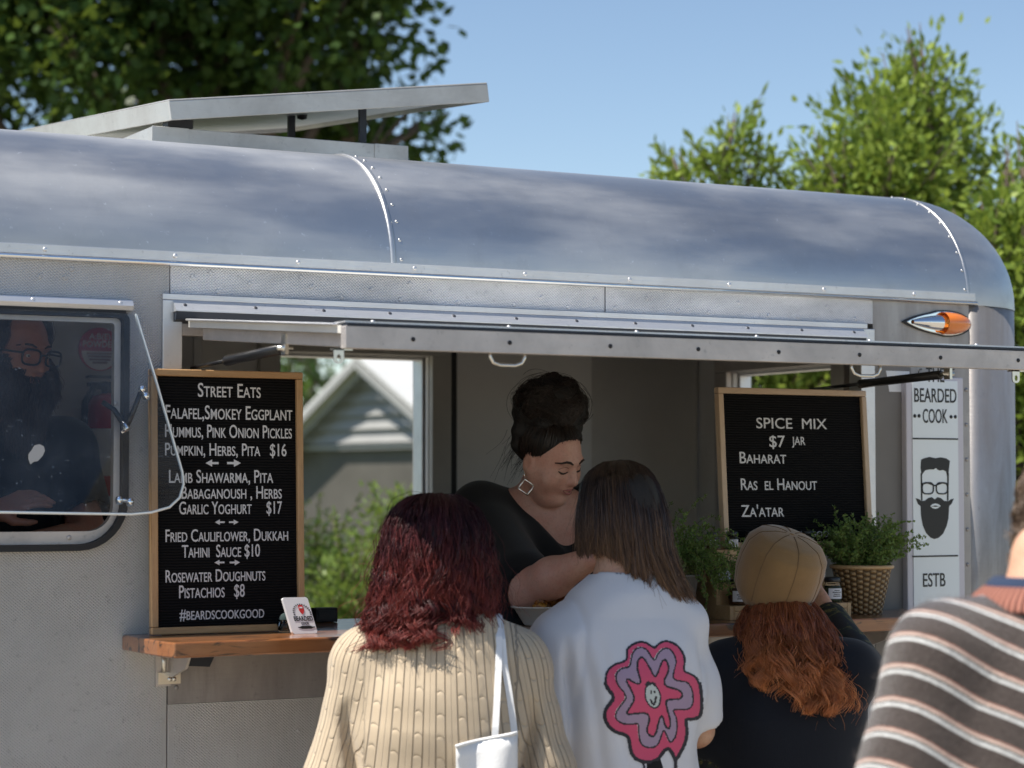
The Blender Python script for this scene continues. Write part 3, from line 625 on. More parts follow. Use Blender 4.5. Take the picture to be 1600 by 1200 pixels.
# flap plane: hinged at z=1.905, bottom swung out
FT = np.array([0,-.022,1.905]); FB = np.array([0,-.125,1.462]); fz = (FB-FT)/np.linalg.norm(FB-FT); FL = np.linalg.norm(FB-FT); fn = np.cross((1,0,0), fz)
def onflap(px, py):
    d = ray(px, py); t = ((FT-CAM) @ fn)/(d @ fn); p = CAM + d*t; return p[0], (p-FT) @ fz
q = [onflap(212,498), onflap(240,585), onflap(284,738)]
rc = [onflap(286,757), onflap(280,778), onflap(264,793), onflap(236,801), onflap(205,804)]
flap = [(WX0-.03, 0), (q[0][0], 0), q[1], q[2]] + rc + [(WX0-.03, FL), (WX0-.03, FL*.5)]
mb = MB(); mb.prism(flap[::-1], FT, (1,0,0), fz, fn*-.006); fp = mb.build('window_flap', MAT['acrylic'], win)
mb = MB(); edge = [FT + np.array((1,0,0))*p[0] + fz*p[1] - fn*.003 for p in flap[1:-1]]; mb.tube(edge, .0034, 6, False); mb.build('flap_edge', MAT['acrylic_edge'], fp)
def onF(px, py): x, w = onflap(px, py); return FT + np.array((1.,0,0))*x + fz*w
a_, k_ = onF(222,607), at(197,668,-.03)
mb = MB(); mb.tube([a_, a_*.45+k_*.55+np.array((0,-.004,0)), k_], [.006,.0065,.007], 8); mb.tube([k_, at(178,640,.0), at(160,628,.01)], [.0065,.0065,.006], 8); mb.build('window_stay', MAT['blackgloss'], win)
mb = MB()
for p in (a_, a_ + fz*.016 + np.array((.008,0,0)), onF(186,780), onF(203,783)): mb.lathe([(.0001,-.012),(.008,-.011),(.009,0),(.006,.006),(.0001,.007)], p, 12)
mb.tube([onF(186,780), onF(205,783)], .005, 8); mb.tube([k_+(-.012,-.008,.012), k_+(0,-.012,0), k_+(-.014,-.01,-.012)], .005, 8); mb.ball(k_, .010); mb.build('stay_knob', MAT['chrome'], win)
lf = [(0,0),(.008,.006),(.018,.008),(.03,.02),(.036,.032),(.034,.042),(.024,.047),(.012,.044),(.004,.032),(-.003,.024),(-.004,.012)]
fo = onF(46,727); mb = MB(); mb.prism(lf, fo - fn*.0075, (.95,0,0), (-.05*fz[0], -.98*fz[1], -.98*fz[2]), -fn*.0012); mb.build('leaf_decal', M('pale_decal', (.27,.27,.275), .5)[0], fp)
# clearance light
lx, lz = 2.262, 1.968
def teardrop(s, n=28):
    out = []
    for k in range(n):
        t = 2*math.pi*k/n; x = math.cos(t); w = math.sin(t)*(.5+.5*x)**.35*(1.0 if x > 0 else .9); out.append((x*.115*s, w*.043*s))
    return out
mb = MB(); mb.prism(teardrop(1.06), (lx,-.0005,lz), (1,0,0), (0,0,1), (0,-.006,0)); lt = mb.build('clearance_light', MAT['black'], T)
def dome(s, x0, x1, hgt, y0, name, mat, wsc=1.0):
    n, r = 30, 9; V = []; F = []
    for i in range(n+1):
        x = x0+(x1-x0)*i/n; c = min(1, max(-1, x)); w = math.sqrt(max(0, 1-c*c))*(.5+.5*c)**.35*.043*s*wsc; hh = hgt*(max(0, 1-c*c))**.5*(.5+.5*c)**.3
        for k in range(r+1):
            a = math.pi*k/r; V.append((lx+x*.115*s, y0-hh*math.sin(a), lz+w*math.cos(a)))
    F = [(i*(r+1)+k, (i+1)*(r+1)+k, (i+1)*(r+1)+k+1, i*(r+1)+k+1) for i in range(n) for k in range(r)]
    mb = MB(); mb.add(V, F, True); return mb.build(name, mat, lt)
mb = MB(); mb.prism(teardrop(.97), (lx,-.0066,lz), (1,0,0), (0,0,1), (0,-.004,0)); mb.build('light_base', MAT['chrome'], lt, .002)
dome(.93, -.85, .16, .030, -.0107, 'light_hood', MAT['chrome'], .70); dome(.97, .10, 1.0, .044, -.0108, 'light_lens', MAT['ochre'], .93)
# roof vent
VZ = 2.449
mb = MB()
cx0, cx1, cy0, cy1 = .165, .905, .60, 1.55
for lo, hi in (((cx0,cy0,2.36),(cx1,cy0+.03,VZ)), ((cx0,cy1-.03,2.36),(cx1,cy1,VZ)), ((cx0,cy0+.03,2.36),(cx0+.03,cy1-.03,VZ)), ((cx1-.03,cy0+.03,2.36),(cx1,cy1-.03,VZ))): mb.box(lo, hi)
for x in (cx0, cx1-.10): mb.box((x-.002, cy0-.003, 2.36), (x+.1, cy0-.0005, VZ+.001))
vent = mb.build('roof_vent', MAT['hatch'], T, .002)
la = math.atan2(.125, .932); lu = np.array((math.cos(la),0,math.sin(la))); lw = np.array((-math.sin(la),0,math.cos(la)))
lo_ = np.array((.200,.555,2.460)); LL, LD, LH = .945, 1.42, .055; LV = np.array((0, LD, .115)); lq = np.array((0, 1, .081))
mb = MB(); mb.obox(lo_+lw*(LH-.004), lu*LL, LV, lw*.004)
mb.obox(lo_, lu*LL, lq*.006, lw*(LH-.0041)); mb.obox(lo_+lq*(LD-.006), lu*LL, lq*.006, lw*(LH-.0041)); mb.obox(lo_+lq*.0061, lu*.006, lq*(LD-.0122), lw*(LH-.0041)); mb.obox(lo_+lu*(LL-.006)+lq*.0061, lu*.006, lq*(LD-.0122), lw*(LH-.0041))
lid = mb.build('vent_lid', MAT['hatch'], vent, .002)
mb = MB(); mb.obox(lo_+lu*.012+lq*.012+lw*.012, lu*(LL-.024), lq*(LD-.024), lw*.03); mb.build('lid_lining', MAT['white'], lid)
for px, py0, py1, yy in ((455,215,183,.98), (566,225,175,.68)):
    p0, p1 = at(px,py0+14,yy), at(px,py1-8,yy); mb = MB(); mb.box((p0[0]-.010,yy-.006,p0[2]), (p0[0]+.010,yy+.006,p1[2])); mb.build('lid_stay', MAT['navy'], vent)
mb = MB(); p = at(472,181,.97); mb.lathe([(.001,-.012),(.014,-.008),(.016,.004),(.008,.012),(.001,.013)], p, 10); mb.build('lid_knob', MAT['black'], vent); mb = MB(); p = at(278,195,.63); mb.box(p-(.035,.02,.010), p+(.035,.02,.012)); mb.build('lid_catch', MAT['black'], vent)
# running gear out of view
mb = MB(); mb.box((XL+.2,.2,.30),(XE-.3,.28,.40)); mb.box((XL+.2,W-.28,.30),(XE-.3,W-.2,.40)); mb.cyl((.4,.1,.33),(.4,W-.1,.33),.03); mb.build('chassis', MAT['black'], T)
for y in (.10, W-.30):
    mb = MB(); V = []; mb.tube([(.4,y,.33),(.4,y+.02,.33),(.4,y+.18,.33),(.4,y+.20,.33)], [.29,.33,.33,.29], 32); wh = mb.build('wheel', MAT['tyre'], T)
    mb = MB(); mb.cyl((.4,y-.004,.33),(.4,y+.004,.33),.19,.17,24); mb.build('rim', MAT['frame'], wh)

# sign light box on the wall
SX0, SX1, SZ0, SZ1 = at(1416.5,700,-.024)[0], at(1506,700,-.024)[0], 1.06, 1.815
S = thing('wall_sign', 'tall narrow white sign panel with black bearded face emblem fixed beside hatch', 'sign', (2.25,-.02,1.06))
mb = MB(); mb.box((SX0,-.024,SZ0),(SX1,-.0008,SZ1)); mb.build('sign_box', M('sign_case', (.64,.61,.65), .4)[0], S, .003)
fx0, fx1 = at(1426,700,-.026)[0], at(1497,700,-.026)[0]
mb = MB(); mb.box((fx0,-.0265,SZ0+.02),(fx1,-.0242,SZ1-.01)); mb.build('sign_face', MAT['signface'], S)
YS = -.0270
def sg(zx, zy): p = at(1400+zx/2.858, 540+zy/2.858, YS); return p[0], p[2]
def sgtext(mb, body, x0, x1, yt, yb):
    a, z1_ = sg(x0, yt); a, z0_ = sg(x0, yb); b_, _ = sg(x1, yb); put_text(mb, body, np.array((0,YS,0)), (1,0,0), (0,0,1), (0,-1,0), a, b_, z0_, z1_-z0_, False, .006, .0006)
for body, x0, x1, yt, yb in (('THE',135,216,97,161),('BEARDED',82,270,190,251),('COOK',120,230,283,344),('ESTB',121,221,1018,1077)):
    mb = MB(); sgtext(mb, body, x0, x1, yt, yb); mb.build('lettering', MAT['ink'], S)
mb = MB()
for zx, zy in ((84,314),(103,314),(246,318),(265,318)):
    x, z = sg(zx, zy); mb.cyl((x,YS-.0006,z),(x,YS+.0004,z),.0052,seg=12)
for zx in (105, 250):
    x, z = sg(zx, 118); mb.tube([(x+.008,YS,z+.008),(x-.002,YS,z+.006),(x-.004,YS,z-.004),(x+.004,YS,z-.006)], .0022, 5)
for yy in (415, 942):
    x0, z = sg(74, yy); x1, _ = sg(277, yy+2); mb.box((x0,YS-.0006,z-.0022),(x1,YS+.0004,z+.0022))
mb.build('rule_lines', MAT['ink'], S)
def sgpoly(mb, pts, y=YS): mb.prism([sg(*p) for p in pts], (0,y-.0006,0), (1,0,0), (0,0,1), (0,.0011,0))
mb = MB()
sgpoly(mb, [(112,510),(121,505),(130,502),(150,497),(175,503),(200,499),(225,504),(240,515),(237,545),(233,578),(228,582),(224,562),(210,555),(195,558),(185,553),(178,546),(168,553),(150,553),(130,557),(120,570),(115,580),(110,545)])
sgpoly(mb, [(110,570),(116,570),(118,692),(112,692)]); sgpoly(mb, [(229,570),(236,570),(234,692),(228,692)])
sgpoly(mb, [(88,681),(103,686),(113,694),(130,692),(145,680),(160,677),(173,687),(186,677),(200,681),(215,694),(235,694),(245,687),(258,683),(248,706),(237,716),(234,770),(226,805),(210,840),(190,858),(172,864),(155,858),(135,837),(120,803),(112,760),(110,716),(99,708)])
for cx in (142, 205):
    R0 = [(cx+25*math.copysign(abs(math.cos(t))**.6, math.cos(t))+(0), 637+25*math.copysign(abs(math.sin(t))**.7, math.sin(t))) for t in np.linspace(0,2*math.pi,33)]
    pts = []
    for p in R0: x, z = sg(*p); pts.append((x, YS-.0002, z))
    mb.tube(pts, .0021, 6, False)
a_ = [sg(*p) for p in ((113,618),(140,613),(166,622),(174,626),(182,622),(206,613),(233,618))]; mb.tube([(x,YS-.0002,z) for x, z in a_], .0021, 6)
mb.build('face_emblem', MAT['ink'], S)
mb = MB(); sgpoly(mb, [(152,716),(162,708),(174,705),(188,708),(198,716),(186,726),(174,729),(162,726)], YS-.0008); mb.build('emblem_mouth', MAT['signface'], S)
mb = MB(); sgpoly(mb, [(156,718),(174,714),(194,718),(174,720)], YS-.0016); mb.build('emblem_lip_line', MAT['ink'], S)
# ------------------------------------------------------------------ letter boards
def letterboard(name, label, corners, ytop, ybot, fw, mats, lines, th=.022, group=None):
    """corners: (x_left_top, x_right_top, z_top, x_left_bot, x_right_bot, z_bot) of the frame; the board leans from ybot to ytop"""
    xl, xr, zt, xlb, xrb, zb = corners
    bl = np.array((xlb, ybot, zb)); br = np.array((xrb, ybot, zb)); tl = np.array((xl, ytop, zt))
    ux = (br-bl); wd = np.linalg.norm(ux); ux /= wd; uz = tl-bl; uz -= ux*(uz@ux); ht = np.linalg.norm(uz); uz /= ht; n = np.cross(ux, uz)  # toward -Y
    t = thing(name, label, 'letter board', bl)
    def P(x, z, d=0): return bl + ux*x + uz*z + n*d
    mb = MB(); mb.obox(P(fw*.8, fw*.8, -.008), ux*(wd-1.6*fw), uz*(ht-1.6*fw), n*.010); mb.build('felt_panel', MAT['felt'], t)
    for (x0, z0, x1, z1, mt) in ((0, ht-fw, wd, ht, mats[1]), (0, 0, wd, fw, mats[1]), (0, fw, fw, ht-fw, mats[0]), (wd-fw, fw, wd, ht-fw, mats[0])):
        mb = MB(); mb.obox(P(x0+.0002, z0+.0002, -.010), ux*(x1-x0-.0004), uz*(z1-z0-.0004), n*th); mb.build('frame_rail', MAT[mt], t, .0025)
    o = P(0, 0, .0026); nn = n
    def hit(px, py):
        d = ray(px, py); p = CAM + d*(((o-CAM)@nn)/(d@nn)); return (p-o)@ux, (p-o)@uz
    for ln in lines:
        mb = MB()
        if ln[0] == '<>':
            for (xa, xb, y, flip) in ln[1]:
                a, z = hit(xa, y); b_, _ = hit(xb, y); w = b_-a; h = w*.16
                pts = [(0,-h*.5),(w*.5,-h*.5),(w*.5,-h*1.6),(w,0),(w*.5,h*1.6),(w*.5,h*.5),(0,h*.5)]
                if flip: pts = [(w-p[0], p[1]) for p in pts][::-1]
                mb.prism([(a+p[0], z+p[1]) for p in pts], o, ux, uz, nn*.0014)
            mb.build('arrow_marks', MAT['letter'], t); continue
        body, x0, x1, yt, yb = ln[:5]; small = ln[5] if len(ln) > 5 else True
        a, zb_ = hit(x0, yb); b_, _ = hit(x1, yb); _, zt_ = hit(x0, yt)
        put_text(mb, body, o, ux, uz, nn, a, b_, zb_, zt_-zb_, small, 0.0 if 'MIX' in body else .004, .0008)
        mb.build('lettering', MAT['letter'], t)
    return t
def Z2(x, y): return 200+x/2.727, 560+y/2.727
LB = []
for body, x0, x1, yt, yb in (('Street Eats',298,565,105,163),('Falafel,Smokey Eggplant',160,700,198,256),('Hummus, Pink Onion Pickles',158,698,280,335),('Pumpkin, Herbs, Pita   $16',158,675,360,413),
    ('Lamb Shawarma, Pita',175,618,475,530),('Babaganoush , Herbs',228,655,545,598),('Garlic Yoghurt     $17',218,656,611,664),('Fried Cauliflower, Dukkah',160,682,730,782),('Tahini  Sauce $10',230,562,796,849),
    ('Rosewater Doughnuts',160,585,903,955),('Pistachios   $8',218,497,968,1022),('#beardscookgood',220,580,1067,1115)):
    a, b_ = Z2(x0, yt); c, d_ = Z2(x1, yb); LB.append((body, a, c, b_, d_))
for x0, x1, x2, x3, y in ((330,385,422,480,446),(370,411,430,470,698),(368,410,433,476,870)):
    LB.append(('<>', [(Z2(x0,0)[0], Z2(x1,0)[0], Z2(0,y)[1], True), (Z2(x2,0)[0], Z2(x3,0)[0], Z2(0,y)[1], False)]))
yb_, yt_ = -.060, -.040
a, b_, c, d_ = at(246,576,yt_-.01), at(483,581,yt_-.01), at(237,986,yb_-.01), at(480,985,yb_-.01)
letterboard('letter_board', 'tall black letter board headed Street Eats in oak frame leaning by the window', (a[0], b_[0], a[2], c[0], c[0]+(b_[0]-a[0]), 1.1722), yt_, yb_, .0165, ('oak','oak_h'), LB)
def Z4(x, y): return 1020+x/2.7586, 540+y/2.7586
RB = []
for body, x0, x1, yt, yb in (('SPICE  MIX',447,750,311,356),('$7',503,570,388,437),('JAR',600,657,393,428),('Baharat',375,575,458,507),('Ras  el Hanout',380,708,573,622),("Za'atar",382,566,688,738)):
    a, b_ = Z4(x0, yt); c, d_ = Z4(x1, yb); RB.append((body, a, c, b_, d_, body not in ('JAR',)))
a, b_ = Z4(428,796); c, d_ = Z4(785,828); RB.append(('#beardscookgood', a, c, b_, d_, True))
yb_, yt_ = -.050, -.022
a, b_, c = at(1126,605,yt_-.01), at(1357,605,yt_-.01), at(1132,858,yb_-.01)
letterboard('letter_board', 'black letter board headed Spice Mix in pale frame standing behind the jars', (a[0], b_[0], a[2], c[0], c[0]+(b_[0]-a[0]), c[2]), yt_, yb_, .0165, ('oakpale','oakpale_h'), RB)

# ------------------------------------------------------------------ stepped jar rack, jars
zr = at(1125,858,-.06)[2]
J = thing('jar_rack', 'stepped pine rack on the counter holding spice jars and letter board', 'rack', (1.61,-.1,1.171))
rx0, rx1 = 1.43, 1.785
steps = [(-.215,-.155,1.207), (-.154,-.096,1.262), (-.095,-.012,zr-.001)]
for y0, y1, z in steps:
    mb = MB(); mb.box((rx0,y0,z-.014),(rx1,y1-.001,z)); mb.build('shelf_board', MAT['crate'], J, .002)
    mb = MB(); mb.box((rx0,y0,1.1713),(rx1,y0+.012,z-.0145)); mb.build('riser_board', MAT['crate'], J, .002)
for x in (rx0-.0125, rx1+.0005):
    mb = MB(); mb.prism([(-.215,1.1713),(-.012,1.1713),(-.012,zr-.001),(-.095,zr-.001),(-.095,1.262),(-.154,1.262),(-.154,1.207),(-.215,1.207)], (x,0,0), (0,1,0), (0,0,1), (.012,0,0)); mb.build('side_panel', MAT['crate'], J, .001)
def jar(p, label, spice, s=1.0, group='spice jars on the stepped rack'):
    t = thing('spice_jar', label, 'jar', p, 0, group); p = np.array(p, float)
    mb = MB(); mb.lathe([(r*s, z*s) for r, z in ((.001,.0005),(.021,.001),(.023,.004),(.023,.044),(.019,.050),(.019,.053))], p, 20); mb.build('glass_body', MAT['glass'], t)
    mb = MB(); mb.lathe([(r*s, z*s) for r, z in ((.001,.003),(.0195,.003),(.0205,.006),(.0205,.040),(.001,.041))], p, 18); mb.build('spice', MAT[spice], t)
    mb = MB(); mb.lathe([(r*s, z*s) for r, z in ((.001,.0532),(.021,.0532),(.0215,.055),(.0215,.064),(.020,.066),(.001,.066))], p, 20); mb.build('lid', MAT['blackgloss'], t, 0)
    mb = MB(); n = 12; V = []
    for k in range(n+1):
        a = RAD(-148 + 116*k/n + -4); V += [p + np.array((.0236*math.cos(a), .0236*math.sin(a), .010))*s, p + np.array((.0236*math.cos(a), .0236*math.sin(a), .037))*s]
    mb.add(V, [(2*k,2*k+2,2*k+3,2*k+1) for k in range(n)], True); lb = mb.build('paper_label', MAT['label'], t)
    mb = MB()
    for j, (w, z) in enumerate(((.5,.031),(.8,.026),(.6,.021),(.7,.016))):
        V = []
        for k in range(7):
            a = RAD(-94 + 40*w*(k-3)/3); V += [p + np.array((.0240*math.cos(a), .0240*math.sin(a), z))*s, p + np.array((.0240*math.cos(a), .0240*math.sin(a), z+.0022))*s]
        mb.add(V, [(2*k,2*k+2,2*k+3,2*k+1) for k in range(6)], True)
    mb.build('label_print', MAT['ink'], lb)
    return t
xj = np.linspace(1.458, 1.757, 6)
rows = ((-.186, 1.2072, 'front', 1.0), (-.126, 1.2622, 'middle', .85), (-.077, zr-.0008, 'top', .70))
who = ['leftmost', 'second from left', 'third from left', 'third from right', 'second from right', 'rightmost']
for ri, (y, z, nm, s) in enumerate(rows):
    for k, x in enumerate(xj):
        jar((x+RNG.uniform(-.003,.003), y, z+.0002), 'spice jar with white label, %s on the %s step of the rack' % (who[k], nm), ('spice','spice2')[(k+ri) % 2], s)

# ------------------------------------------------------------------ herb plants in pots
def herb(name, label, base, r_pot, h_pot, nst, spread, hmax, droop, seed, pot='basket'):
    g = np.random.default_rng(seed); base = np.array(base, float)
    t = thing(name, label, 'potted herb', base)
    if pot == 'basket':
        seg, rows_ = 48, 18; V = []; U = []; VV = []
        for i in range(rows_+1):
            z = h_pot*i/rows_; r = r_pot*(.66+.34*i/rows_)
            for k in range(seg+1):
                a = 2*math.pi*k/seg; V.append(base + (r*math.cos(a), r*math.sin(a), z)); U.append(k/seg*26); VV.append(i/rows_*9)
        F = np.array([(i*(seg+1)+k, i*(seg+1)+k+1, (i+1)*(seg+1)+k+1, (i+1)*(seg+1)+k) for i in range(rows_) for k in range(seg)])
        me = raw_mesh('basket', to_local(np.array(V), t), F, True); fattr(me, 'u', U); fattr(me, 'v', VV); o = link('basket', me, MAT['wicker'], t); s_ = o.modifiers.new('thick', 'SOLIDIFY'); s_.thickness = .006
        mb = MB(); mb.tube([base + (r_pot*1.01*math.cos(a), r_pot*1.01*math.sin(a), h_pot) for a in np.linspace(0, 2*math.pi, 40)], .0055, 8, False); mb.build('basket_rim', MAT['crate'], t)
    else:
        mb = MB(); mb.lathe([(r_pot*.75,0),(r_pot,h_pot*.95),(r_pot*1.06,h_pot*.95),(r_pot*1.06,h_pot),(r_pot*.95,h_pot),(r_pot*.9,h_pot*.85)], base, 28); mb.build('pot', MAT['pot'], t)
    mb = MB(); mb.lathe([(.001,h_pot*.8),(r_pot*.86,h_pot*.8),(r_pot*.86,h_pot*.86),(.001,h_pot*.88)], base, 20); mb.build('soil', paint('potting_soil', (.03,.022,.016), .95), t)
    ms = MB(); LV = []; LF = []; LR = []
    for i in range(nst):
        a = g.uniform(0, 2*math.pi); rr = r_pot*.8*math.sqrt(g.uniform()); p = base + (rr*math.cos(a), rr*math.sin(a), h_pot*.84)
        out = np.array((math.cos(a), math.sin(a), 0)); lean = g.uniform(.15, 1.0)*spread; hgt = hmax*g.uniform(.45, 1.0); L_ = hgt*(1+lean*.6)
        P = [p.copy()]; d = np.array((out[0]*lean*.5, out[1]*lean*.5, 1.0)); n = 11
        for k in range(n):
            d = d + out*lean*.10 + np.array((g.normal(0,.16), g.normal(0,.16), -droop*(k/n)*lean*.55)); d /= np.linalg.norm(d); P.append(P[-1] + d*L_/n)
        P = np.array(P); ms.tube(P, np.linspace(.0013, .0006, len(P)), 4, False)
        for k in range(2, len(P)):
            for q in range(g.integers(5, 10)):
                c = P[k] + (P[k-1]-P[k])*g.uniform(); dd = g.normal(size=3); dd[2] += .45; dd /= np.linalg.norm(dd); sd = np.cross(dd, g.normal(size=3)); sd /= np.linalg.norm(sd)
                l = g.uniform(.006, .013); w = l*.28; b0 = len(LV)
                LV += [c, c+dd*l*.5+sd*w, c+dd*l, c+dd*l*.5-sd*w]; LF.append((b0,b0+1,b0+2,b0+3)); LR += [g.uniform()]*4
    ms.build('stems', MAT['stem'], t)
    me = raw_mesh('leaves', to_local(np.array(LV), t), np.array(LF)); fattr(me, 'rnd', LR); link('leaves', me, MAT['leaf_herb'], t)
    return t
pb = (at(1325,963,-.12)+at(1380,963,-.12))/2
herb('potted_thyme', 'bushy green thyme in a woven basket at right end of counter', (1.905,-.12,1.1712), .080, .125, 210, .62, .15, .6, 3)
herb('potted_thyme', 'sprawling thyme with trailing stems between brown bob and jar rack', (1.315,-.10,1.1712), .070, .115, 230, 1.15, .20, 1.7, 4, 'pot')

# ------------------------------------------------------------------ card, glass, tray, bowl, black box on the counter
kx = at(476,983,-.17); lean = .022
t = thing('menu_card', 'white round-cornered card with red beard logo beside the tall menu board', 'card', (kx[0], -.17, 1.1712))
cw, ch = .060, .087; o_ = np.array((kx[0]-cw/2, -.172, 1.1715)); ux = np.array((.995,-.10,0)); uz = np.array((-.24,.16,.957)); nn = np.cross(ux, uz)
v, f = curve_plate(round_rect(0,0,cw,ch,.006), [], .014); mb = MB(); mb.add(np.outer(v[:,0],ux)+np.outer(v[:,1],uz)+np.outer(v[:,2]-.007,nn)+o_, f); mb.build('card_block', MAT['card'], t, .001)
of = o_ + nn*.0004
mb = MB(); put_text(mb, 'BEARDED', of, ux, uz, nn, .013, .058, .031, .0105, False, .02, .0003); put_text(mb, 'COOK', of, ux, uz, nn, .027, .046, .0215, .006, False, .01, .0003)
mb.prism([(.017,.0145),(.022,.0135),(.026,.0115),(.048,.0115),(.052,.0135),(.058,.0145),(.058,.0165),(.052,.0165),(.048,.0185),(.026,.0185),(.022,.0165),(.017,.0165)], of, ux, uz, nn*.0004)
for k in range(15):
    a = RAD(192 - 204*k/14); c = np.array((.0365+.020*math.cos(a), .050+.020*math.sin(a))); tg = (-math.sin(a), math.cos(a)); rd = (math.cos(a), math.sin(a))
    mb.prism([(c[0]+tg[0]*s1*.0012+rd[0]*s2*.0018, c[1]+tg[1]*s1*.0012+rd[1]*s2*.0018) for s1, s2 in ((-1,-1),(1,-1),(1,1),(-1,1))], of, ux, uz, nn*.0004)
mb.build('lettering', MAT['ink'], t)
mb = MB(); mb.prism([(.031,.066),(.034,.069),(.040,.069),(.043,.066),(.043,.056),(.041,.050),(.037,.046),(.033,.050),(.031,.056)], of, ux, uz, nn*.0004); mb.build('logo', MAT['redink'], t)
mb = MB(); mb.prism([(.0335,.064),(.0405,.064),(.0405,.0605),(.0335,.0605)], of+nn*.0003, ux, uz, nn*.0004); mb.build('logo_face', MAT['card'], t)
gx = at(447,977,-.11)
t = thing('glass_tumbler', 'small clear glass holding dark green cloth left of white card', 'glass', (gx[0],-.11,1.1712)); gp = np.array((gx[0],-.11,1.1712))
mb = MB(); mb.lathe([(.001,.001),(.017,.001),(.020,.004),(.021,.030),(.0195,.030),(.0185,.006),(.001,.005)], gp, 20); mb.build('glass_body', MAT['glass'], t)
mb = MB(); mb.ball(gp+(0,0,.030), (.017,.017,.016)); mb.build('cloth', cloth('green_cloth', (.03,.05,.05), .9), t)
bx = at(503,962,.22)
t = thing('card_reader', 'small black box standing on inner counter behind white card', 'box', (bx[0],.22,1.171))
mb = MB(); mb.box((bx[0]-.025,.20,1.1712),(bx[0]+.035,.235,1.207)); mb.build('case', MAT['black'], t, .003)
mb = MB(); mb.box((bx[0]-.018,.1985,1.178),(bx[0]+.028,.1999,1.201)); mb.build('screen', MAT['blackgloss'], t)
bp = at(850,976,-.16); bp = np.array((bp[0]+.005,-.17,1.1712))
t = thing('food_bowl', 'pale oval takeaway bowl on counter under the server\'s elbow', 'bowl', bp)
mb = MB(); mb.lathe([(.001,.001),(.058,.001),(.062,.004),(.088,.043),(.096,.045),(.0965,.048),(.086,.048),(.060,.008),(.001,.006)], bp, 36, 1.0, .72); mb.build('bowl_shell', MAT['pulp'], t)
f_ = thing('fried_food', 'golden brown fried pieces heaped in pale takeaway bowl', 'food', bp+(0,0,.02))
for k in range(12):
    a = RNG.uniform(0, 6.28); r = RNG.uniform(0,.05); c = bp + (r*math.cos(a), r*math.sin(a)*.7, .040+.018*RNG.uniform()+.016*(r < .025))
    mb = MB(); rr = RNG.uniform(.013,.022,3); mb.ball(c, rr, 10, 8, True, rot('X', RNG.uniform(0,90)) @ rot('Z', RNG.uniform(0,90)))
    v = mb.v[0]; mb.v[0] = v + RNG.normal(0,.0018,v.shape); mb.build('food_piece', MAT['food'], f_)
mb = MB()
for k in range(6): mb.ball(bp + (RNG.uniform(-.02,.03), RNG.uniform(-.03,.0), .070+RNG.uniform(0,.006)), (.004,.004,.002), 6, 4)
mb.build('garnish', MAT['purple'], f_)
# ------------------------------------------------------------------ things on the wall inside by the window: fire sign, extinguisher
iy = 1.55
def inr(px, py): return at(px, py, iy)
ip = inr(160,545); rr = abs(inr(127,545)[0]-inr(193,545)[0])/2
post = thing('partition', 'grey partition panel behind the side window carrying the red extinguisher', 'partition', (ip[0], iy+.06, .361))
mb = MB(); mb.box((ip[0]-.62, iy+.03, .362), (ip[0]+.30, iy+.055, 2.23)); mb.build('panel', paint('partition_paint', (.42,.40,.38), .5), post); mb = MB(); mb.box((ip[0]+.3005, iy+.025, .362), (ip[0]+.325, iy+.06, 2.23)); mb.build('edge_trim', MAT['intframe'], post)
t = thing('fire_sign', 'round red and white powder extinguisher sign on inside wall', 'sign', (ip[0], iy+.028, ip[2]))
mb = MB(); mb.cyl((ip[0],iy+.0295,ip[2]),(ip[0],iy+.026,ip[2]),rr,rr,40,False); mb.build('disc', MAT['signred'], t)
hp = [(rr*.86*math.cos(a), rr*.86*math.sin(a)-.002) for a in np.linspace(math.pi, 2*math.pi, 24)]
mb = MB(); mb.prism(hp, (ip[0],iy+.0255,ip[2]-.004), (1,0,0), (0,0,1), (0,-.001,0)); mb.build('white_half', MAT['whiteprint'], t)
mb = MB(); put_text(mb, 'A:B(E)', np.array((ip[0],iy+.0255,ip[2])), (1,0,0), (0,0,1), (0,-1,0), -rr*.5, rr*.5, rr*.46, rr*.26, False, .01, .0008); put_text(mb, 'POWDER', np.array((ip[0],iy+.0255,ip[2])), (1,0,0), (0,0,1), (0,-1,0), -rr*.8, rr*.8, rr*.1, rr*.27, False, .01, .0008); mb.build('lettering', MAT['whiteprint'], t)
mb = MB()
for z, w in ((-.18,.62),(-.32,.55),(-.46,.5),(-.60,.35)): mb.box((ip[0]-rr*w,iy+.0228,ip[2]+rr*z-.004),(ip[0]+rr*w,iy+.0242,ip[2]+rr*z+.002))
mb.build('small_print', M('grey_print', (.3,.22,.24), .6)[0], t)
e0 = inr(160,775); e1 = inr(160,600)
t = thing('fire_extinguisher', 'red fire extinguisher with black hose below the round sign', 'fire extinguisher', (e0[0], iy-.05, e0[2]))
R_ = .062; zt = e1[2]-.03
mb = MB(); mb.lathe([(.001,0),(R_*.9,0),(R_,.012),(R_,zt-e0[2]-.04),(R_*.8,zt-e0[2]-.01),(R_*.35,zt-e0[2]),(.001,zt-e0[2])], (e0[0],iy-.04,e0[2]), 26); mb.build('cylinder', MAT['extred'], t)
mb = MB(); mb.cyl((e0[0],iy-.04,zt),(e0[0],iy-.04,zt+.035),.018); mb.box((e0[0]-.06,iy-.055,zt+.02),(e0[0]+.02,iy-.025,zt+.032)); mb.box((e0[0]-.065,iy-.052,zt+.045),(e0[0]+.015,iy-.028,zt+.053)); mb.build('valve', MAT['blackgloss'], t, .002)
mb = MB(); mb.tube([(e0[0]-.01,iy-.05,zt+.02),(e0[0]-.05,iy-.07,zt+.02),(e0[0]-.082,iy-.08,zt-.03),(e0[0]-.085,iy-.08,zt-.2),(e0[0]-.07,iy-.08,e0[2]+.06)], .011, 10); mb.build('hose', MAT['black'], t)
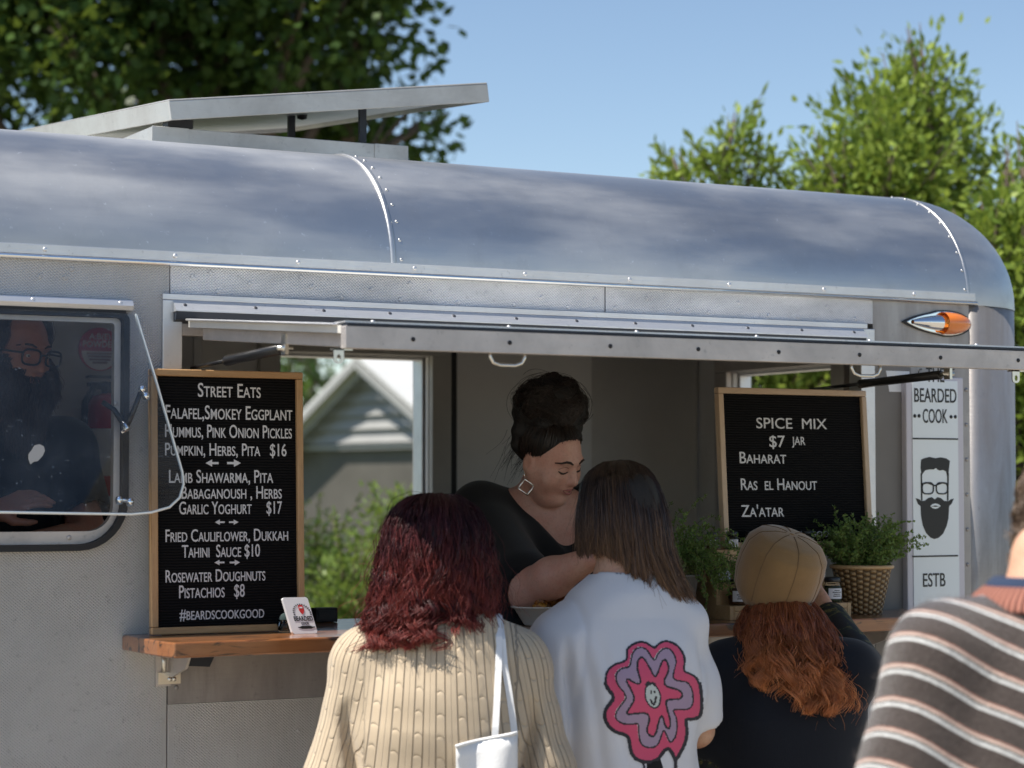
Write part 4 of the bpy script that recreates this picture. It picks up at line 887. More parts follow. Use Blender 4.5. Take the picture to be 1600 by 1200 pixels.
mb = MB(); mb.lathe([(R_+.001,.06),(R_+.001,.20)], (e0[0],iy-.04,e0[2]), 26); o = mb.build('label_band', MAT['whiteprint'], t)
# ------------------------------------------------------------------ organic modelling: blended distance field -> one continuous skin
class SDF:
    def __init__(s, lo, hi, h):
        s.lo = np.array(lo, float); s.h = h; s.n = np.ceil((np.array(hi)-s.lo)/h).astype(int)+1
        s.f = np.full(s.n, .08, np.float32)
    def _sub(s, lo, hi):
        a = np.clip(np.floor((np.array(lo)-s.lo)/s.h).astype(int), 0, s.n); b = np.clip(np.ceil((np.array(hi)-s.lo)/s.h).astype(int)+1, 0, s.n)
        if np.any(b <= a): return None, None
        ax = [s.lo[i]+s.h*np.arange(a[i], b[i], dtype=np.float32) for i in range(3)]
        G = np.stack(np.meshgrid(*ax, indexing='ij'), -1).astype(np.float32)
        return (slice(a[0],b[0]), slice(a[1],b[1]), slice(a[2],b[2])), G
    def _comb(s, sl_, d, k, cut):
        f = s.f[sl_]
        if cut:
            d = -d; hh = np.maximum(k-np.abs(f-d), 0)/k; s.f[sl_] = np.maximum(f, d)+hh*hh*k*.25
        else:
            hh = np.maximum(k-np.abs(f-d), 0)/k; s.f[sl_] = np.minimum(f, d)-hh*hh*k*.25
    def cone(s, p0, p1, r0, r1, k=.02, sq=None, cut=False):
        """tapered rounded limb; sq = (axis unit vector, factor) squashes the section along the axis"""
        p0, p1 = np.array(p0, float), np.array(p1, float); m = max(r0, r1)*1.0+k+.03; lo = np.minimum(p0,p1)-m; hi = np.maximum(p0,p1)+m
        sl_, G = s._sub(lo, hi)
        if sl_ is None: return s
        if sq is not None:
            a = np.array(sq[0], float); q = sq[1]; pc = (p0+p1)/2
            def tr(P): return P + ((P-pc) @ a)[..., None]*a*(1/q-1)
            G = tr(G); p0, p1 = tr(p0), tr(p1)
        ab = (p1-p0); t = np.clip(((G-p0) @ ab)/(ab@ab+1e-9), 0, 1); d = np.linalg.norm(G-(p0+t[...,None]*ab), axis=-1)-(r0+(r1-r0)*t)
        if sq is not None: d = d*min(1, sq[1]*1.0+.15)
        s._comb(sl_, d, k, cut); return s
    def ell(s, c, r, R=None, k=.02, cut=False):
        c = np.array(c, float); r = np.array([r]*3 if np.isscalar(r) else r, float); m = r.max()+k+.03
        sl_, G = s._sub(c-m, c+m)
        if sl_ is None: return s
        P = G-c
        if R is not None: P = P @ np.array(R)          # columns of R are the ellipsoid axes
        k0 = np.linalg.norm(P/r, axis=-1); k1 = np.linalg.norm(P/(r*r), axis=-1)+1e-9
        s._comb(sl_, k0*(k0-1)/k1, k, cut); return s
    def cutplane(s, p, n, k=.004):
        G = [s.lo[i]+s.h*np.arange(s.n[i], dtype=np.float32) for i in range(3)]; n = np.array(n, float); n /= np.linalg.norm(n)
        d = (G[0][:,None,None]-p[0])*n[0]+(G[1][None,:,None]-p[1])*n[1]+(G[2][None,None,:]-p[2])*n[2]
        hh = np.maximum(k-np.abs(s.f-d), 0)/k; s.f = np.maximum(s.f, d)+hh*hh*k*.25; return s
    def warp(s, fn):
        G = [s.lo[i]+s.h*np.arange(s.n[i], dtype=np.float32) for i in range(3)]
        X, Y, Z = np.meshgrid(*G, indexing='ij'); m = np.abs(s.f) < .03; s.f[m] += fn(X[m], Y[m], Z[m]).astype(np.float32); return s
    def mesh(s):
        f = s.f; f[0]=f[-1]=.05; f[:,0]=f[:,-1]=.05; f[:,:,0]=f[:,:,-1]=.05
        ins = f < 0; n = s.n
        cnt = np.zeros(n-1, np.int8)
        offs = [(i,j,k) for i in (0,1) for j in (0,1) for k in (0,1)]
        for i,j,k in offs: cnt += ins[i:n[0]-1+i, j:n[1]-1+j, k:n[2]-1+k]
        cells = np.argwhere((cnt > 0) & (cnt < 8)); idx = np.full(n-1, -1, np.int32); idx[tuple(cells.T)] = np.arange(len(cells))
        vals = np.stack([f[cells[:,0]+i, cells[:,1]+j, cells[:,2]+k] for i,j,k in offs], 1); O = np.array(offs, float)
        acc = np.zeros((len(cells), 3)); num = np.zeros(len(cells))
        for a in range(8):
            for b in range(a+1, 8):
                if np.abs(O[a]-O[b]).sum() != 1: continue
                va, vb = vals[:,a], vals[:,b]; cr = (va < 0) != (vb < 0); t = np.where(cr, va/(va-vb+1e-12*(va==vb)), 0)
                acc += np.where(cr[:,None], O[a]+t[:,None]*(O[b]-O[a]), 0); num += cr
        V = s.lo+s.h*(cells+acc/num[:,None]); Q = []
        for ax in range(3):
            sa = [slice(1,-1)]*3; sb = [slice(1,-1)]*3; sa[ax] = slice(0,-1); sb[ax] = slice(1,None)
            A, B = ins[tuple(sa)], ins[tuple(sb)]; e = np.argwhere(A != B)
            if not len(e): continue
            g = e+1; g[:,ax] -= 1
            o1, o2 = [(1,2),(2,0),(0,1)][ax]
            def cid(d1, d2):
                c = g.copy(); c[:,o1] -= d1; c[:,o2] -= d2; return idx[tuple(c.T)]
            q = np.stack([cid(1,1), cid(0,1), cid(0,0), cid(1,0)], 1)
            fl = ~A[tuple(e.T)]; q[fl] = q[fl][:, ::-1]; Q.append(q)
        Q = np.concatenate(Q); Q = Q[(Q >= 0).all(1)]
        return V, Q
def relax(V, Q, it=2, lam=.5):
    e = np.concatenate([Q[:,[0,1]], Q[:,[1,2]], Q[:,[2,3]], Q[:,[3,0]]]); n = len(V)
    deg = np.bincount(e.ravel(), minlength=n)+1e-9
    for _ in range(it):
        S = np.stack([np.bincount(e[:,0], V[e[:,1],i], n)+np.bincount(e[:,1], V[e[:,0],i], n) for i in range(3)], 1)/deg[:,None]
        V = V+lam*(S-V)
    return V
def skin(name, sd, mat, parent, it=2, attrs=None, local=False):
    V, Q = sd.mesh(); V = relax(V, Q, it)
    me = raw_mesh(name, V if local else to_local(V, parent), Q, True)
    if attrs:
        for k, fn in attrs.items(): fattr(me, k, fn(V))
    return link(name, me, mat, parent), V, Q
def vnoise(seed, scale, amp):
    g = np.random.default_rng(seed); K = g.normal(size=(7,3))*scale; ph = g.uniform(0,6.28,7)
    return lambda X,Y,Z: amp*sum(np.sin(K[i,0]*X+K[i,1]*Y+K[i,2]*Z+ph[i]) for i in range(7))/3.0

def frame_from(fwd, up):
    f = np.array(fwd, float); f /= np.linalg.norm(f); u = np.array(up, float); u -= f*(u@f); u /= np.linalg.norm(u); r = np.cross(f, u)
    return np.stack([r, f, u], 1)                          # columns: right, forward, up
def head(sd, c, R, s=1.0, face=True, ears=True, male=False):
    c = np.array(c, float)
    def P(x, y, z): return c+R @ np.array((x,y,z))*s
    sd.ell(P(0,-.012,.032), np.array((.074,.094,.083))*s, R, .02); sd.ell(P(0,.022,.0), np.array((.066,.068,.085))*s, R, .02)
    sd.cone(P(0,.03,-.03), P(0,.052,-.090), .058*s, .030*s, .03)
    for sx in (-1,1):
        sd.cone(P(.050*sx,.005,-.035), P(.030*sx,.052,-.088), .022*s, .018*s, .03)
        if face: sd.ell(P(.040*sx,.060,-.030), np.array((.024,.020,.022))*s, R, .022)
        if ears: sd.ell(P(.074*sx,-.012,-.012), np.array((.009,.019,.031))*s, R @ rot('Z', -18*sx), .008); 
        if ears: sd.ell(P(.083*sx,-.006,-.010), np.array((.006,.009,.018))*s, R @ rot('Z', -18*sx), .006, True)
    if face:
        for sx in (-1,1): sd.ell(P(.033*sx,.092,.004), np.array((.021,.014,.013))*s, R, .014, True)
        sd.ell(P(0,.080,.026), np.array((.050,.014,.010))*s, R, .014)
        for sx in (-1,1): sd.ell(P(.031*sx,.075,.002), np.array((.016,.0135,.012))*s, R, .005)
        sd.cone(P(0,.088,.008), P(0,.108,-.027), .008*s, .0115*s, .012); sd.ell(P(.010,.098,-.031), .0085*s, R, .006); sd.ell(P(-.010,.098,-.031), .0085*s, R, .006)
        sd.ell(P(0,.084,-.050), np.array((.026,.016,.016))*s, R, .012)
        sd.ell(P(0,.0965,-.0535), np.array((.020,.007,.0048))*s, R, .004); sd.ell(P(0,.0950,-.0635), np.array((.017,.0075,.0055))*s, R, .004)
        sd.ell(P(0,.1045,-.0585), np.array((.022,.004,.0016))*s, R, .003, True)
        sd.ell(P(0,.080,-.094), np.array((.020,.016,.016))*s, R, .02)
    return P
def hand(sd, w, d, nrm, s=1.0, curl=.5, side=1):
    """wrist w, pointing d, palm faces nrm; thumb on the side d x nrm * side"""
    w = np.array(w, float); d = np.array(d, float)/np.linalg.norm(d); nrm = np.array(nrm, float); nrm -= d*(nrm@d); nrm /= np.linalg.norm(nrm); sd_ = np.cross(d, nrm)*side
    sd.cone(w, w+d*.025*s, .024*s, .026*s, .012, (nrm, .75))
    for i in range(4):
        o = (1.5-i)*.0185*s; b0 = w+d*.02*s+sd_*o*.7; k_ = w+d*(.085-.004*abs(i-1))*s+sd_*o
        sd.cone(b0, k_, .013*s, .0105*s, .012)
        L_ = (.072,.080,.074,.058)[i]*s; dd = d.copy(); p = k_
        for q, fr in enumerate((.45,.32,.26)):
            a = curl*(.55+.25*q)+.1*i*curl; dd = dd*math.cos(a)+nrm*math.sin(a); dd /= np.linalg.norm(dd); p2 = p+dd*L_*fr; sd.cone(p, p2, (.0093-.0008*q)*s, (.0085-.0008*q)*s, .004); p = p2
    t0 = w+d*.022*s+sd_*.022*s; t1 = t0+(d*.55+sd_*.65+nrm*.35)*.040*s; t2 = t1+(d*.85+sd_*.2+nrm*.45)*.032*s; t3 = t2+(d*.9-sd_*.05+nrm*.5)*.024*s
    sd.cone(t0, t1, .016*s, .0125*s, .012); sd.cone(t1, t2, .011*s, .0098*s, .005); sd.cone(t2, t3, .0098*s, .0082*s, .004)
def body(sd, J, w=1.0, feet=True):
    """J: joint dictionary (numpy points). One continuous skin from crown to toes."""
    sp = J['side']
    sd.cone(J['neck'], J['nape'], .060*w, .052*w, .03)
    sd.cone(J['chest'], J['neck']-np.array((0,0,.03)), .13*w, .075*w, .06, (J['fwd'], .72)); sd.cone(J['waist'], J['chest'], .135*w, .15*w, .06, (J['fwd'], .72)); sd.cone(J['hip'], J['waist'], .16*w, .135*w, .06, (J['fwd'], .8))
    for k, sx in (('l',-1),('r',1)):
        sh, el, wr = J['sh'+k], J['el'+k], J['wr'+k]
        sd.cone(J['neck']-np.array((0,0,.03)), sh, .055*w, .058*w, .04); sd.cone(sh, el, .052*w, .042*w, .03); sd.cone(el, wr, .042*w, .026*w, .02)
        dd = (wr-el)/np.linalg.norm(wr-el); hand(sd, wr, J.get('hd'+k, dd), J.get('hn'+k, -sp*sx if abs(dd@sp) < .8 else J['fwd']), .95, .45, J.get('hs'+k, -1))
        hp = J['hip']+sp*sx*.085*w-np.array((0,0,.03)); kn = hp*.5+np.array((J['hip'][0]+sp[0]*sx*.1, J['hip'][1]+sp[1]*sx*.1, 0))*.5; kn[2] = J['z0']+(hp[2]-J['z0'])*.5+.02; an = np.array((kn[0], kn[1], J['z0']+.09))
        sd.cone(hp, kn, .085*w, .056*w, .04); sd.cone(kn, an, .056*w, .036*w, .03); sd.cone(an-np.array((0,0,.05)), an+J['fwd']*.13-np.array((0,0,.058)), .036, .028, .02)
    return sd
def trousers(J, parent, mat, w=1.0, h=.008):
    z0 = J['z0']; hp = J['hip']; sp = J['side']; sd = SDF((hp[0]-.32,hp[1]-.32,z0), (hp[0]+.32,hp[1]+.32,hp[2]+.22), h)
    sd.cone(hp, hp+np.array((0,0,.12)), .165*w, .15*w, .05, (J['fwd'], .85))
    for sx in (-1,1):
        a = hp+sp*sx*.085*w; k_ = hp+sp*sx*.1; k_[2] = z0+.48*(hp[2]-z0); f_ = k_.copy(); f_[2] = z0+.07
        sd.cone(a, k_, .098*w, .074*w, .03); sd.cone(k_, f_, .074*w, .064*w, .03)
    sd.cutplane((0,0,z0+.05), (0,0,-1)); o = skin('trousers', sd, mat, parent)[0]
    for sx in (-1,1):
        f_ = hp+sp*sx*.1; f_[2] = z0; s2 = SDF(f_-(.2,.2,.02), f_+np.array((.2,.2,.16)), .007)
        s2.cone(f_+(0,0,.05)-J['fwd']*.03, f_+(0,0,.04)+J['fwd']*.16, .046, .042, .03); s2.cutplane(f_+np.array((0,0,.003)), (0,0,-1)); skin('shoe', s2, MAT['shoe'], parent)

# ------------------------------------------------------------------ hair: real strands
def strands(name, paths, rad, mat, parent, seg=3):
    """paths (N,M,3) in world coordinates, rad (M,)"""
    P = to_local(paths.reshape(-1,3), parent).reshape(paths.shape); N_, M_, _ = P.shape
    Tn = np.gradient(P, axis=1); Tn /= np.linalg.norm(Tn, axis=2)[...,None]+1e-9
    ref = np.broadcast_to(np.array((.31,.52,.80)), Tn.shape); A = np.cross(Tn, ref); A /= np.linalg.norm(A, axis=2)[...,None]+1e-9; B = np.cross(Tn, A)
    rv_ = np.broadcast_to(rad, (N_, M_)) if rad.ndim == 1 else rad
    V = np.empty((N_, M_, seg, 3))
    for k in range(seg):
        a = 2*math.pi*k/seg; V[:,:,k] = P+rv_[...,None]*(math.cos(a)*A+math.sin(a)*B)
    base = (np.arange(N_)[:,None,None]*M_+np.arange(M_-1)[None,:,None])*seg+np.arange(seg)[None,None,:]
    nx = (np.arange(N_)[:,None,None]*M_+np.arange(M_-1)[None,:,None])*seg+(np.arange(seg)[None,None,:]+1) % seg
    F = np.stack([base, nx, nx+seg, base+seg], -1).reshape(-1,4)
    me = raw_mesh(name, V.reshape(-1,3), F, True)
    r = RNG.uniform(size=N_)**1.3; fattr(me, 'rnd', np.repeat(r, M_*seg)); fattr(me, 't', np.tile(np.repeat(np.linspace(0,1,M_), seg), N_))
    return link(name, me, mat, parent)
def interp(x, xs, ys):
    return np.interp(x, xs, ys)
def fall_hair(c, R, prof, phis, nclump, per, length, wave=(0,0), tipclump=.5, spread=.010, seed=1, npts=16, layer=(.80,1.0), flare=None, twist=0.0, t0max=.45, squash=.88, rag=.12):
    """hair that runs from the crown over the skull and hangs. prof = [(radius, z)] outer profile from crown to tips (head frame),
    phis = (a0,a1) azimuth range in degrees (0 = forward, 90 = right, 180 = back), length(phi)->fraction of the profile reached"""
    g = np.random.default_rng(seed); pr = np.array(prof, float); sl_ = np.concatenate([[0], np.cumsum(np.linalg.norm(np.diff(pr, axis=0), axis=1))]); tot = sl_[-1]
    N_ = nclump*per
    ph_c = g.uniform(*phis, nclump); lay_c = layer[0]+(layer[1]-layer[0])*g.uniform(size=nclump)**.6; t0_c = t0max*g.uniform(size=nclump)**1.2
    len_c = np.array([length(p) for p in ph_c])*(1-rag*g.uniform(size=nclump)**2)
    wv = g.uniform(0,6.28,(nclump,3)); wl = g.uniform(.8,1.25,nclump)
    ci = np.repeat(np.arange(nclump), per)
    t = np.linspace(0,1,npts)
    t0 = (t0_c[ci]*g.uniform(.8,1.1,N_))[:,None]; ln = (len_c[ci]*(1-.06*g.uniform(size=N_)))[:,None]
    tt = t0+(ln-t0)*t[None,:]
    r = np.interp(tt*tot, sl_, pr[:,0]); z = np.interp(tt*tot, sl_, pr[:,1])
    phi = np.radians(ph_c[ci][:,None]+g.normal(0,2.2,N_)[:,None]+twist*tt)
    lay = lay_c[ci][:,None]+g.normal(0,.012,N_)[:,None]
    body_ = np.clip(tt*1.6,0,1)
    amp = wave[0]*body_**1.5; w1 = np.sin(tt*tot/wave[1]*6.283*wl[ci][:,None]+wv[ci,0][:,None]) if wave[1] else 0; w2 = np.sin(tt*tot/wave[1]*6.283*wl[ci][:,None]+wv[ci,1][:,None]) if wave[1] else 0
    rr = r*lay+amp*w1
    off = g.normal(0, spread, (N_,3)); sh = (1-tipclump*t[None,:])
    X = rr*np.sin(phi)+amp*w2*np.cos(phi)+off[:,0][:,None]*sh*body_; Yv = (rr*np.cos(phi)-amp*w2*np.sin(phi))*1.0+off[:,1][:,None]*sh*body_; Z = z*(1)-(1-lay)*.03*(tt<.3)+off[:,2][:,None]*.6*sh*body_
    zz = np.where(z > -.02, 1.0, 1.0); Yv = Yv*zz/squash if squash != 1 else Yv
    Pl = np.stack([X, Yv, Z], -1)
    if flare is not None: Pl = flare(Pl, tt)
    return np.asarray(c)+Pl @ np.asarray(R).T
def radii(n, r, tip=.35): t = np.linspace(0,1,n); return r*(1-(1-tip)*t**2)
def flyaways(paths, frac, amp, seed):
    g = np.random.default_rng(seed); k = g.choice(len(paths), int(len(paths)*frac), replace=False); P = paths[k].copy(); t = np.linspace(0,1,P.shape[1])[None,:,None]
    return P+g.normal(0,amp,(len(k),1,3))*t+g.normal(0,amp*.4,(len(k),1,3))*np.sin(t*5)*t
def hairset(name, sets, n, r, tip, mat, parent):
    """several groups of strands, each with its own thickness factor, as one head of hair"""
    return strands(name, np.concatenate([s_[0] for s_ in sets]), np.concatenate([np.tile(radii(n, r*s_[1], tip), (len(s_[0]),1)) for s_ in sets]), mat, parent)
# ------------------------------------------------------------------ people
Z3 = np.array((0,0,1.0))
def stand(px, py, D, rz_deg):
    p = dep(px, py, D); r = RAD(rz_deg); f = np.array((-math.sin(r), math.cos(r), 0)); s = np.array((math.cos(r), math.sin(r), 0))
    return np.array((p[0], p[1], 0.0)), f, s
def W(o, s, f, x, y, z): return o+s*x+f*y+Z3*z
def sleeve_attr(torso, segs):
    """u across / v along for cloth: torso uses its own frame, sleeves use the arm axis"""
    o, s, f = torso
    def fn(V):
        x = (V-o)@s; z = V[:,2]; y = (V-o)@f; top = 1.30
        u = x*(1+.25*np.clip((z-1.0)/.3,-.3,1)); v = z.copy(); best = np.full(len(V), .0)
        for (a, b, ra, side) in segs:
            ab = b-a; Ln = np.linalg.norm(ab); t = ((V-a)@ab)/(Ln*Ln); tc = np.clip(t,0,1.3); d = np.linalg.norm(V-(a+tc[:,None]*ab), axis=1)
            k = (d < ra*1.25) & (np.abs(x) > .158)
            ax = ab/Ln; e1 = np.cross(ax, f); e1 /= np.linalg.norm(e1); e2 = np.cross(ax, e1); q = V-a; ang = np.arctan2(q@e2, q@e1)
            u = np.where(k, .3*side+ang*ra, u); v = np.where(k, t*Ln+side*.02, v)
        return u, v
    return fn

# ---- woman in the cream cable-knit jumper
o, f, s = stand(688, 880, 4.74, -26); P_ = lambda x,y,z: W(o,s,f,x,y,z)
pw = thing('person', 'woman with burgundy wavy bob in cream cable-knit jumper, tote strap on shoulder', 'person', o, RAD(-26), 'customers queueing at the counter')
hc = P_(-.010,.03,1.362); HR = frame_from(f*.97-Z3*.10, Z3)
J = dict(side=s, fwd=f, z0=0, neck=P_(0,-.005,1.245), nape=P_(-.005,.005,1.32), chest=P_(0,0,1.08), waist=P_(0,0,.92), hip=P_(0,0,.76),
         shl=P_(-.155,0,1.135), shr=P_(.155,0,1.135), ell=P_(-.205,-.005,.90), elr=P_(.205,.0,.90), wrl=P_(-.20,.20,.93), wrr=P_(.19,.20,.95))
sd = SDF(o+(-.4,-.4,-.0), o+np.array((.4,.45,1.56)), .0065); body(sd, J, .98); head(sd, hc, HR, 1.0, False); sd.cutplane((0,0,.002),(0,0,-1)); skin('body', sd, MAT['skin_light'], pw)
trousers(J, pw, MAT['denim'])
sd = SDF(o+(-.45,-.45,.62), o+np.array((.45,.45,1.32)), .0058)
sd.cone(P_(0,-.002,.70), P_(0,-.005,1.04), .185, .182, .05, (f,.80)); sd.cone(P_(0,-.005,1.02), P_(0,-.012,1.15), .175, .112, .07, (f,.82)); sd.cone(P_(-.055,-.008,1.178), P_(.055,-.008,1.178), .068, .068, .05); sd.cone(P_(0,-.008,1.20), P_(0,.0,1.252), .090, .066, .03)
for sx, k in ((-1,'l'),(1,'r')):
    sd.cone(P_(.07*sx,-.006,1.172), J['sh'+k], .066, .074, .05); sd.cone(J['sh'+k]-Z3*.005, J['el'+k], .076, .082, .035); sd.cone(J['el'+k], J['wr'+k], .080, .046, .03)
sd.cone(P_(0,-.002,1.24), P_(0,.0,1.32), .060, .062, .006, None, True)
nz1 = vnoise(3, 14, .0035); nz2 = vnoise(4, 45, .0012); sd.warp(lambda X,Y,Z: nz1(X,Y,Z*.5)+nz2(X,Y,Z))
def arm_fold(X,Y,Z):
    out = np.zeros_like(X)
    for sx in (-1,1):
        d = np.abs(((X-o[0])*s[0]+(Y-o[1])*s[1])-(.186+.008*np.sin(Z*26))*sx); out += .034*np.exp(-(d/.013)**2)*np.clip((1.075-Z)/.09,0,1)
    return out
sd.warp(arm_fold)
fn = sleeve_attr((o,s,f), [(J['shl'],J['ell'],.098,-1),(J['shr'],J['elr'],.098,1)])
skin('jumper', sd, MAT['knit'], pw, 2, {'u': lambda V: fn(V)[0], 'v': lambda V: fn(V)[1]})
prof = [(.004,.132),(.05,.126),(.084,.100),(.104,.058),(.112,.0),(.117,-.055),(.122,-.105),(.127,-.14),(.133,-.175),(.139,-.20)]
def lenb(p):
    p = (p+360) % 360; return float(np.interp(p, [40,90,130,180,215,240,270,320], [.72,.82,.86,.84,.93,1.0,.96,.75]))
def flb(Pl, tt):
    k = np.clip((-Pl[...,2]-.02)/.18,0,1); Pl[...,0] -= .020*k*(Pl[...,0]<.02); Pl[...,1] *= np.where(Pl[...,1]<0, 1-.10*k, 1); return Pl
hp = fall_hair(hc, HR, prof, (42,318), 110, 70, lenb, (.0065,.12), .72, .0085, 11, 18, (.80,1.01), flb, 0, .5, .94, .3)
hp2 = fall_hair(hc, HR, prof, (42,318), 220, 11, lenb, (.0085,.09), .6, .009, 12, 18, (.90,1.06), flb, 0, .6, .94, .3)
prl = [(.104,-.02),(.114,-.07),(.122,-.11),(.130,-.145),(.141,-.175),(.153,-.195),(.166,-.205)]
hp3 = fall_hair(hc, HR, prl, (175,305), 90, 26, lambda p: 1.0, (.0125,.06), .3, .007, 13, 18, (.84,1.02), flb, 0, .4, .94, .4)
hp4 = fall_hair(hc, HR, prl, (60,175), 60, 22, lambda p: .8, (.010,.06), .3, .007, 14, 18, (.84,1.0), flb, 0, .4, .94, .4)
hairset('hair', [(hp,1), (hp2,.9), (hp3,.9), (hp4,.9), (flyaways(hp2, .10, .025, 5),.5)], 18, .00105, .5, MAT['hair_burgundy'], pw)
sd = SDF(hc-(.2,.2,.22), hc+np.array((.2,.2,.18)), .007); sd.ell(hc+HR@np.array((0,-.01,.03)), (.088,.106,.094), HR, .03); sd.cone(hc+HR@np.array((0,-.02,-.02)), hc+HR@np.array((-.005,-.03,-.10)), .098, .082, .03); sd.cutplane(hc+HR@np.array((0,.055,0)), HR[:,1]-.5*Z3); skin('hair_underlayer', sd, M('burgundy_roots', (.012,.003,.004), .7)[0], pw)
# tote bag hanging from her right shoulder
b0 = P_(.115,-.115,.925)
tb = thing('tote_bag', 'white canvas tote bag hanging behind cream jumper by thin straps', 'bag', P_(.09,-.20,.62))
sd = SDF(o+(-.45,-.45,.50), o+np.array((.45,.45,1.02)), .006)
ca = P_(.045,-.178,.945); cb = P_(.145,-.168,.965)
V = []
def bagpt(u, v): return P_(.030+.125*u, -.186+.03*u+.012*math.sin(u*5+v*3), .985-.33*v+.025*(u-.0)+.0)
mb = MB(); n = 12
for side, d in ((0,-.012),(1,.012)):
    VV = [bagpt(i/n, j/n)+(-f)*(-d)*(1-abs(2*i/n-1)**3)*(.5+.8*j/n)*1.0+f*0 for i in range(n+1) for j in range(n+1)]
    mb.add(VV, [(i*(n+1)+j, (i+1)*(n+1)+j, (i+1)*(n+1)+j+1, i*(n+1)+j+1) for i in range(n) for j in range(n)], True)
ob = mb.build('bag_body', MAT['tote'], tb); sm_ = ob.modifiers.new('thick','SOLIDIFY'); sm_.thickness = .002
mb = MB(); mb.tube([bagpt(u, .004)-f*.006+(0,0,.001) for u in np.linspace(0,1,10)], .0035, 6); mb.build('bag_hem', MAT['tote'], tb)
def strap(pts, w):
    P = np.array(pts); n = len(P); T = np.gradient(P, axis=0); T /= np.linalg.norm(T,axis=1)[:,None]; side = np.cross(T, f); side /= np.linalg.norm(side,axis=1)[:,None]
    V = np.concatenate([P-side*w, P+side*w, P+side*w-f*.003, P-side*w-f*.003]); F = [(a*n+i, a*n+i+1, ((a+1)%4)*n+i+1, ((a+1)%4)*n+i) for a in range(4) for i in range(n-1)]
    m_ = MB(); m_.add(V, F); return m_
jump = [c for c in bpy.data.objects if c.name.startswith('jumper')][0]
def bvh_of(ob, M4=None):
    me = ob.data; mw = Matrix.Identity(4)
    r = root_of(ob); mw = Matrix.Translation(r.location) @ Matrix.Rotation(r.rotation_euler.z,4,'Z')
    return BVHTree.FromPolygons([mw @ v.co for v in me.vertices], [p.vertices[:] for p in me.polygons])
bt = bvh_of(jump)
def on_back(x, z, off=.004):
    h_ = bt.ray_cast(Vector(P_(x,-.6,z)), Vector(f)); return np.array(h_[0])-f*off if h_[0] is not None else P_(x,-.16,z)
for xs in (((.120,1.235),(.122,1.20),(.120,1.15),(.116,1.08),(.112,1.02),(.110,.985)), ((.124,1.235),(.128,1.195),(.132,1.14),(.142,1.08),(.150,1.02),(.153,.995))):
    pts = [on_back(x,z) for x,z in xs]; top = bt.ray_cast(Vector(P_(xs[0][0],.0,1.5)), Vector((0,0,-1)))[0]; pts = [np.array(top)+f*.05-Z3*.012, np.array(top)+Z3*.004]+pts
    pp = np.array(pts); tt = np.linspace(0,len(pp)-1,24); pp = np.stack([np.interp(tt, range(len(pp)), pp[:,i]) for i in range(3)],1); strap(pp, .0068).build('strap', MAT['tote'], tb)

# ---- girl in the white printed T-shirt
o, f, s = stand(974, 820, 4.99, -6); P_ = lambda x,y,z, o=o,s=s,f=f: W(o,s,f,x,y,z)
pt = thing('person', 'person with straight brown bob in white T-shirt with pink flower print', 'person', o, RAD(-6), 'customers queueing at the counter')
fl = f*.93-s*.20-Z3*.12; hc = P_(.020,.055,1.448); HR = frame_from(fl, Z3)
J = dict(side=s, fwd=f, z0=0, neck=P_(0,.005,1.288), nape=P_(0,.025,1.375), chest=P_(0,.01,1.12), waist=P_(0,0,.97), hip=P_(0,0,.80),
         shl=P_(-.150,.005,1.172), shr=P_(.150,.01,1.188), ell=P_(-.195,.02,.96), elr=P_(.195,.03,.96), wrl=P_(-.19,.24,1.03), wrr=P_(.19,.24,1.03))
sd = SDF(o+(-.4,-.4,0), o+np.array((.4,.5,1.6)), .0065); body(sd, J, .92); head(sd, hc, HR, .93, True); sd.cutplane((0,0,.002),(0,0,-1)); skin('body', sd, MAT['skin_light'], pt)
trousers(J, pt, MAT['blacktop'])
sd = SDF(o+(-.45,-.4,.60), o+np.array((.45,.45,1.36)), .0055)
sd.cone(P_(0,0,.68), P_(0,0,1.10), .190, .182, .05, (f,.72)); sd.cone(P_(0,0,1.10), P_(0,-.002,1.225), .178, .115, .07, (f,.74)); sd.cone(P_(-.045,0,1.222), P_(.08,0,1.230), .056, .058, .05); sd.cone(P_(0,.0,1.25), P_(0,.012,1.292), .083, .068, .03)
for sx, k in ((-1,'l'),(1,'r')):
    sd.cone(P_(.06*sx,0,1.218), J['sh'+k], .056, .060, .05); e_ = J['sh'+k]*.12+J['el'+k]*.88; sd.cone(J['sh'+k], e_, .061, .080, .035); sd.cone(e_-Z3*.03+(J['el'+k]-e_), J['el'+k]-Z3*.06, .060, .060, .004, None, True)
sd.cone(P_(0,.012,1.275), P_(0,.02,1.36), .0655, .064, .005, None, True)
nz1 = vnoise(8, 15, .0065); nz2 = vnoise(9, 34, .0026); sd.warp(lambda X,Y,Z: nz1(X,Y,Z*.35)+nz2(X,Y,Z*.6))
def tee_folds(X,Y,Z):
    x = (X-o[0])*s[0]+(Y-o[1])*s[1]; out = np.zeros_like(X)
    for c0, sl0, a in ((-.170,.25,.014),(-.135,.55,.010),(-.10,.8,.006),(.150,-.12,.004),(.11,-.4,.005),(.02,.15,.003),(.08,-.2,.004)): out += a*np.exp(-((x-(c0+(1.15-Z)*sl0*.25))/.010)**2)*np.clip((1.20-Z)/.10,0,1)
    out += .0045*(x<0)*np.exp(-((np.abs(x)-(.128+.16*np.clip(1.2-Z,0,.2)))/.006)**2)*np.clip((Z-1.0)/.05,0,1)
    out += .0055*np.sin(x*46+Z*13+2*np.sin(Z*9))*np.clip((1.16-Z)/.18,0,1)+.0045*np.sin(x*24-Z*30)*np.clip((np.abs(x)-.05)/.1,0,1)
    return out
sd.warp(tee_folds)
tee, TV, TQ = skin('t_shirt', sd, MAT['tee'], pt, 2)
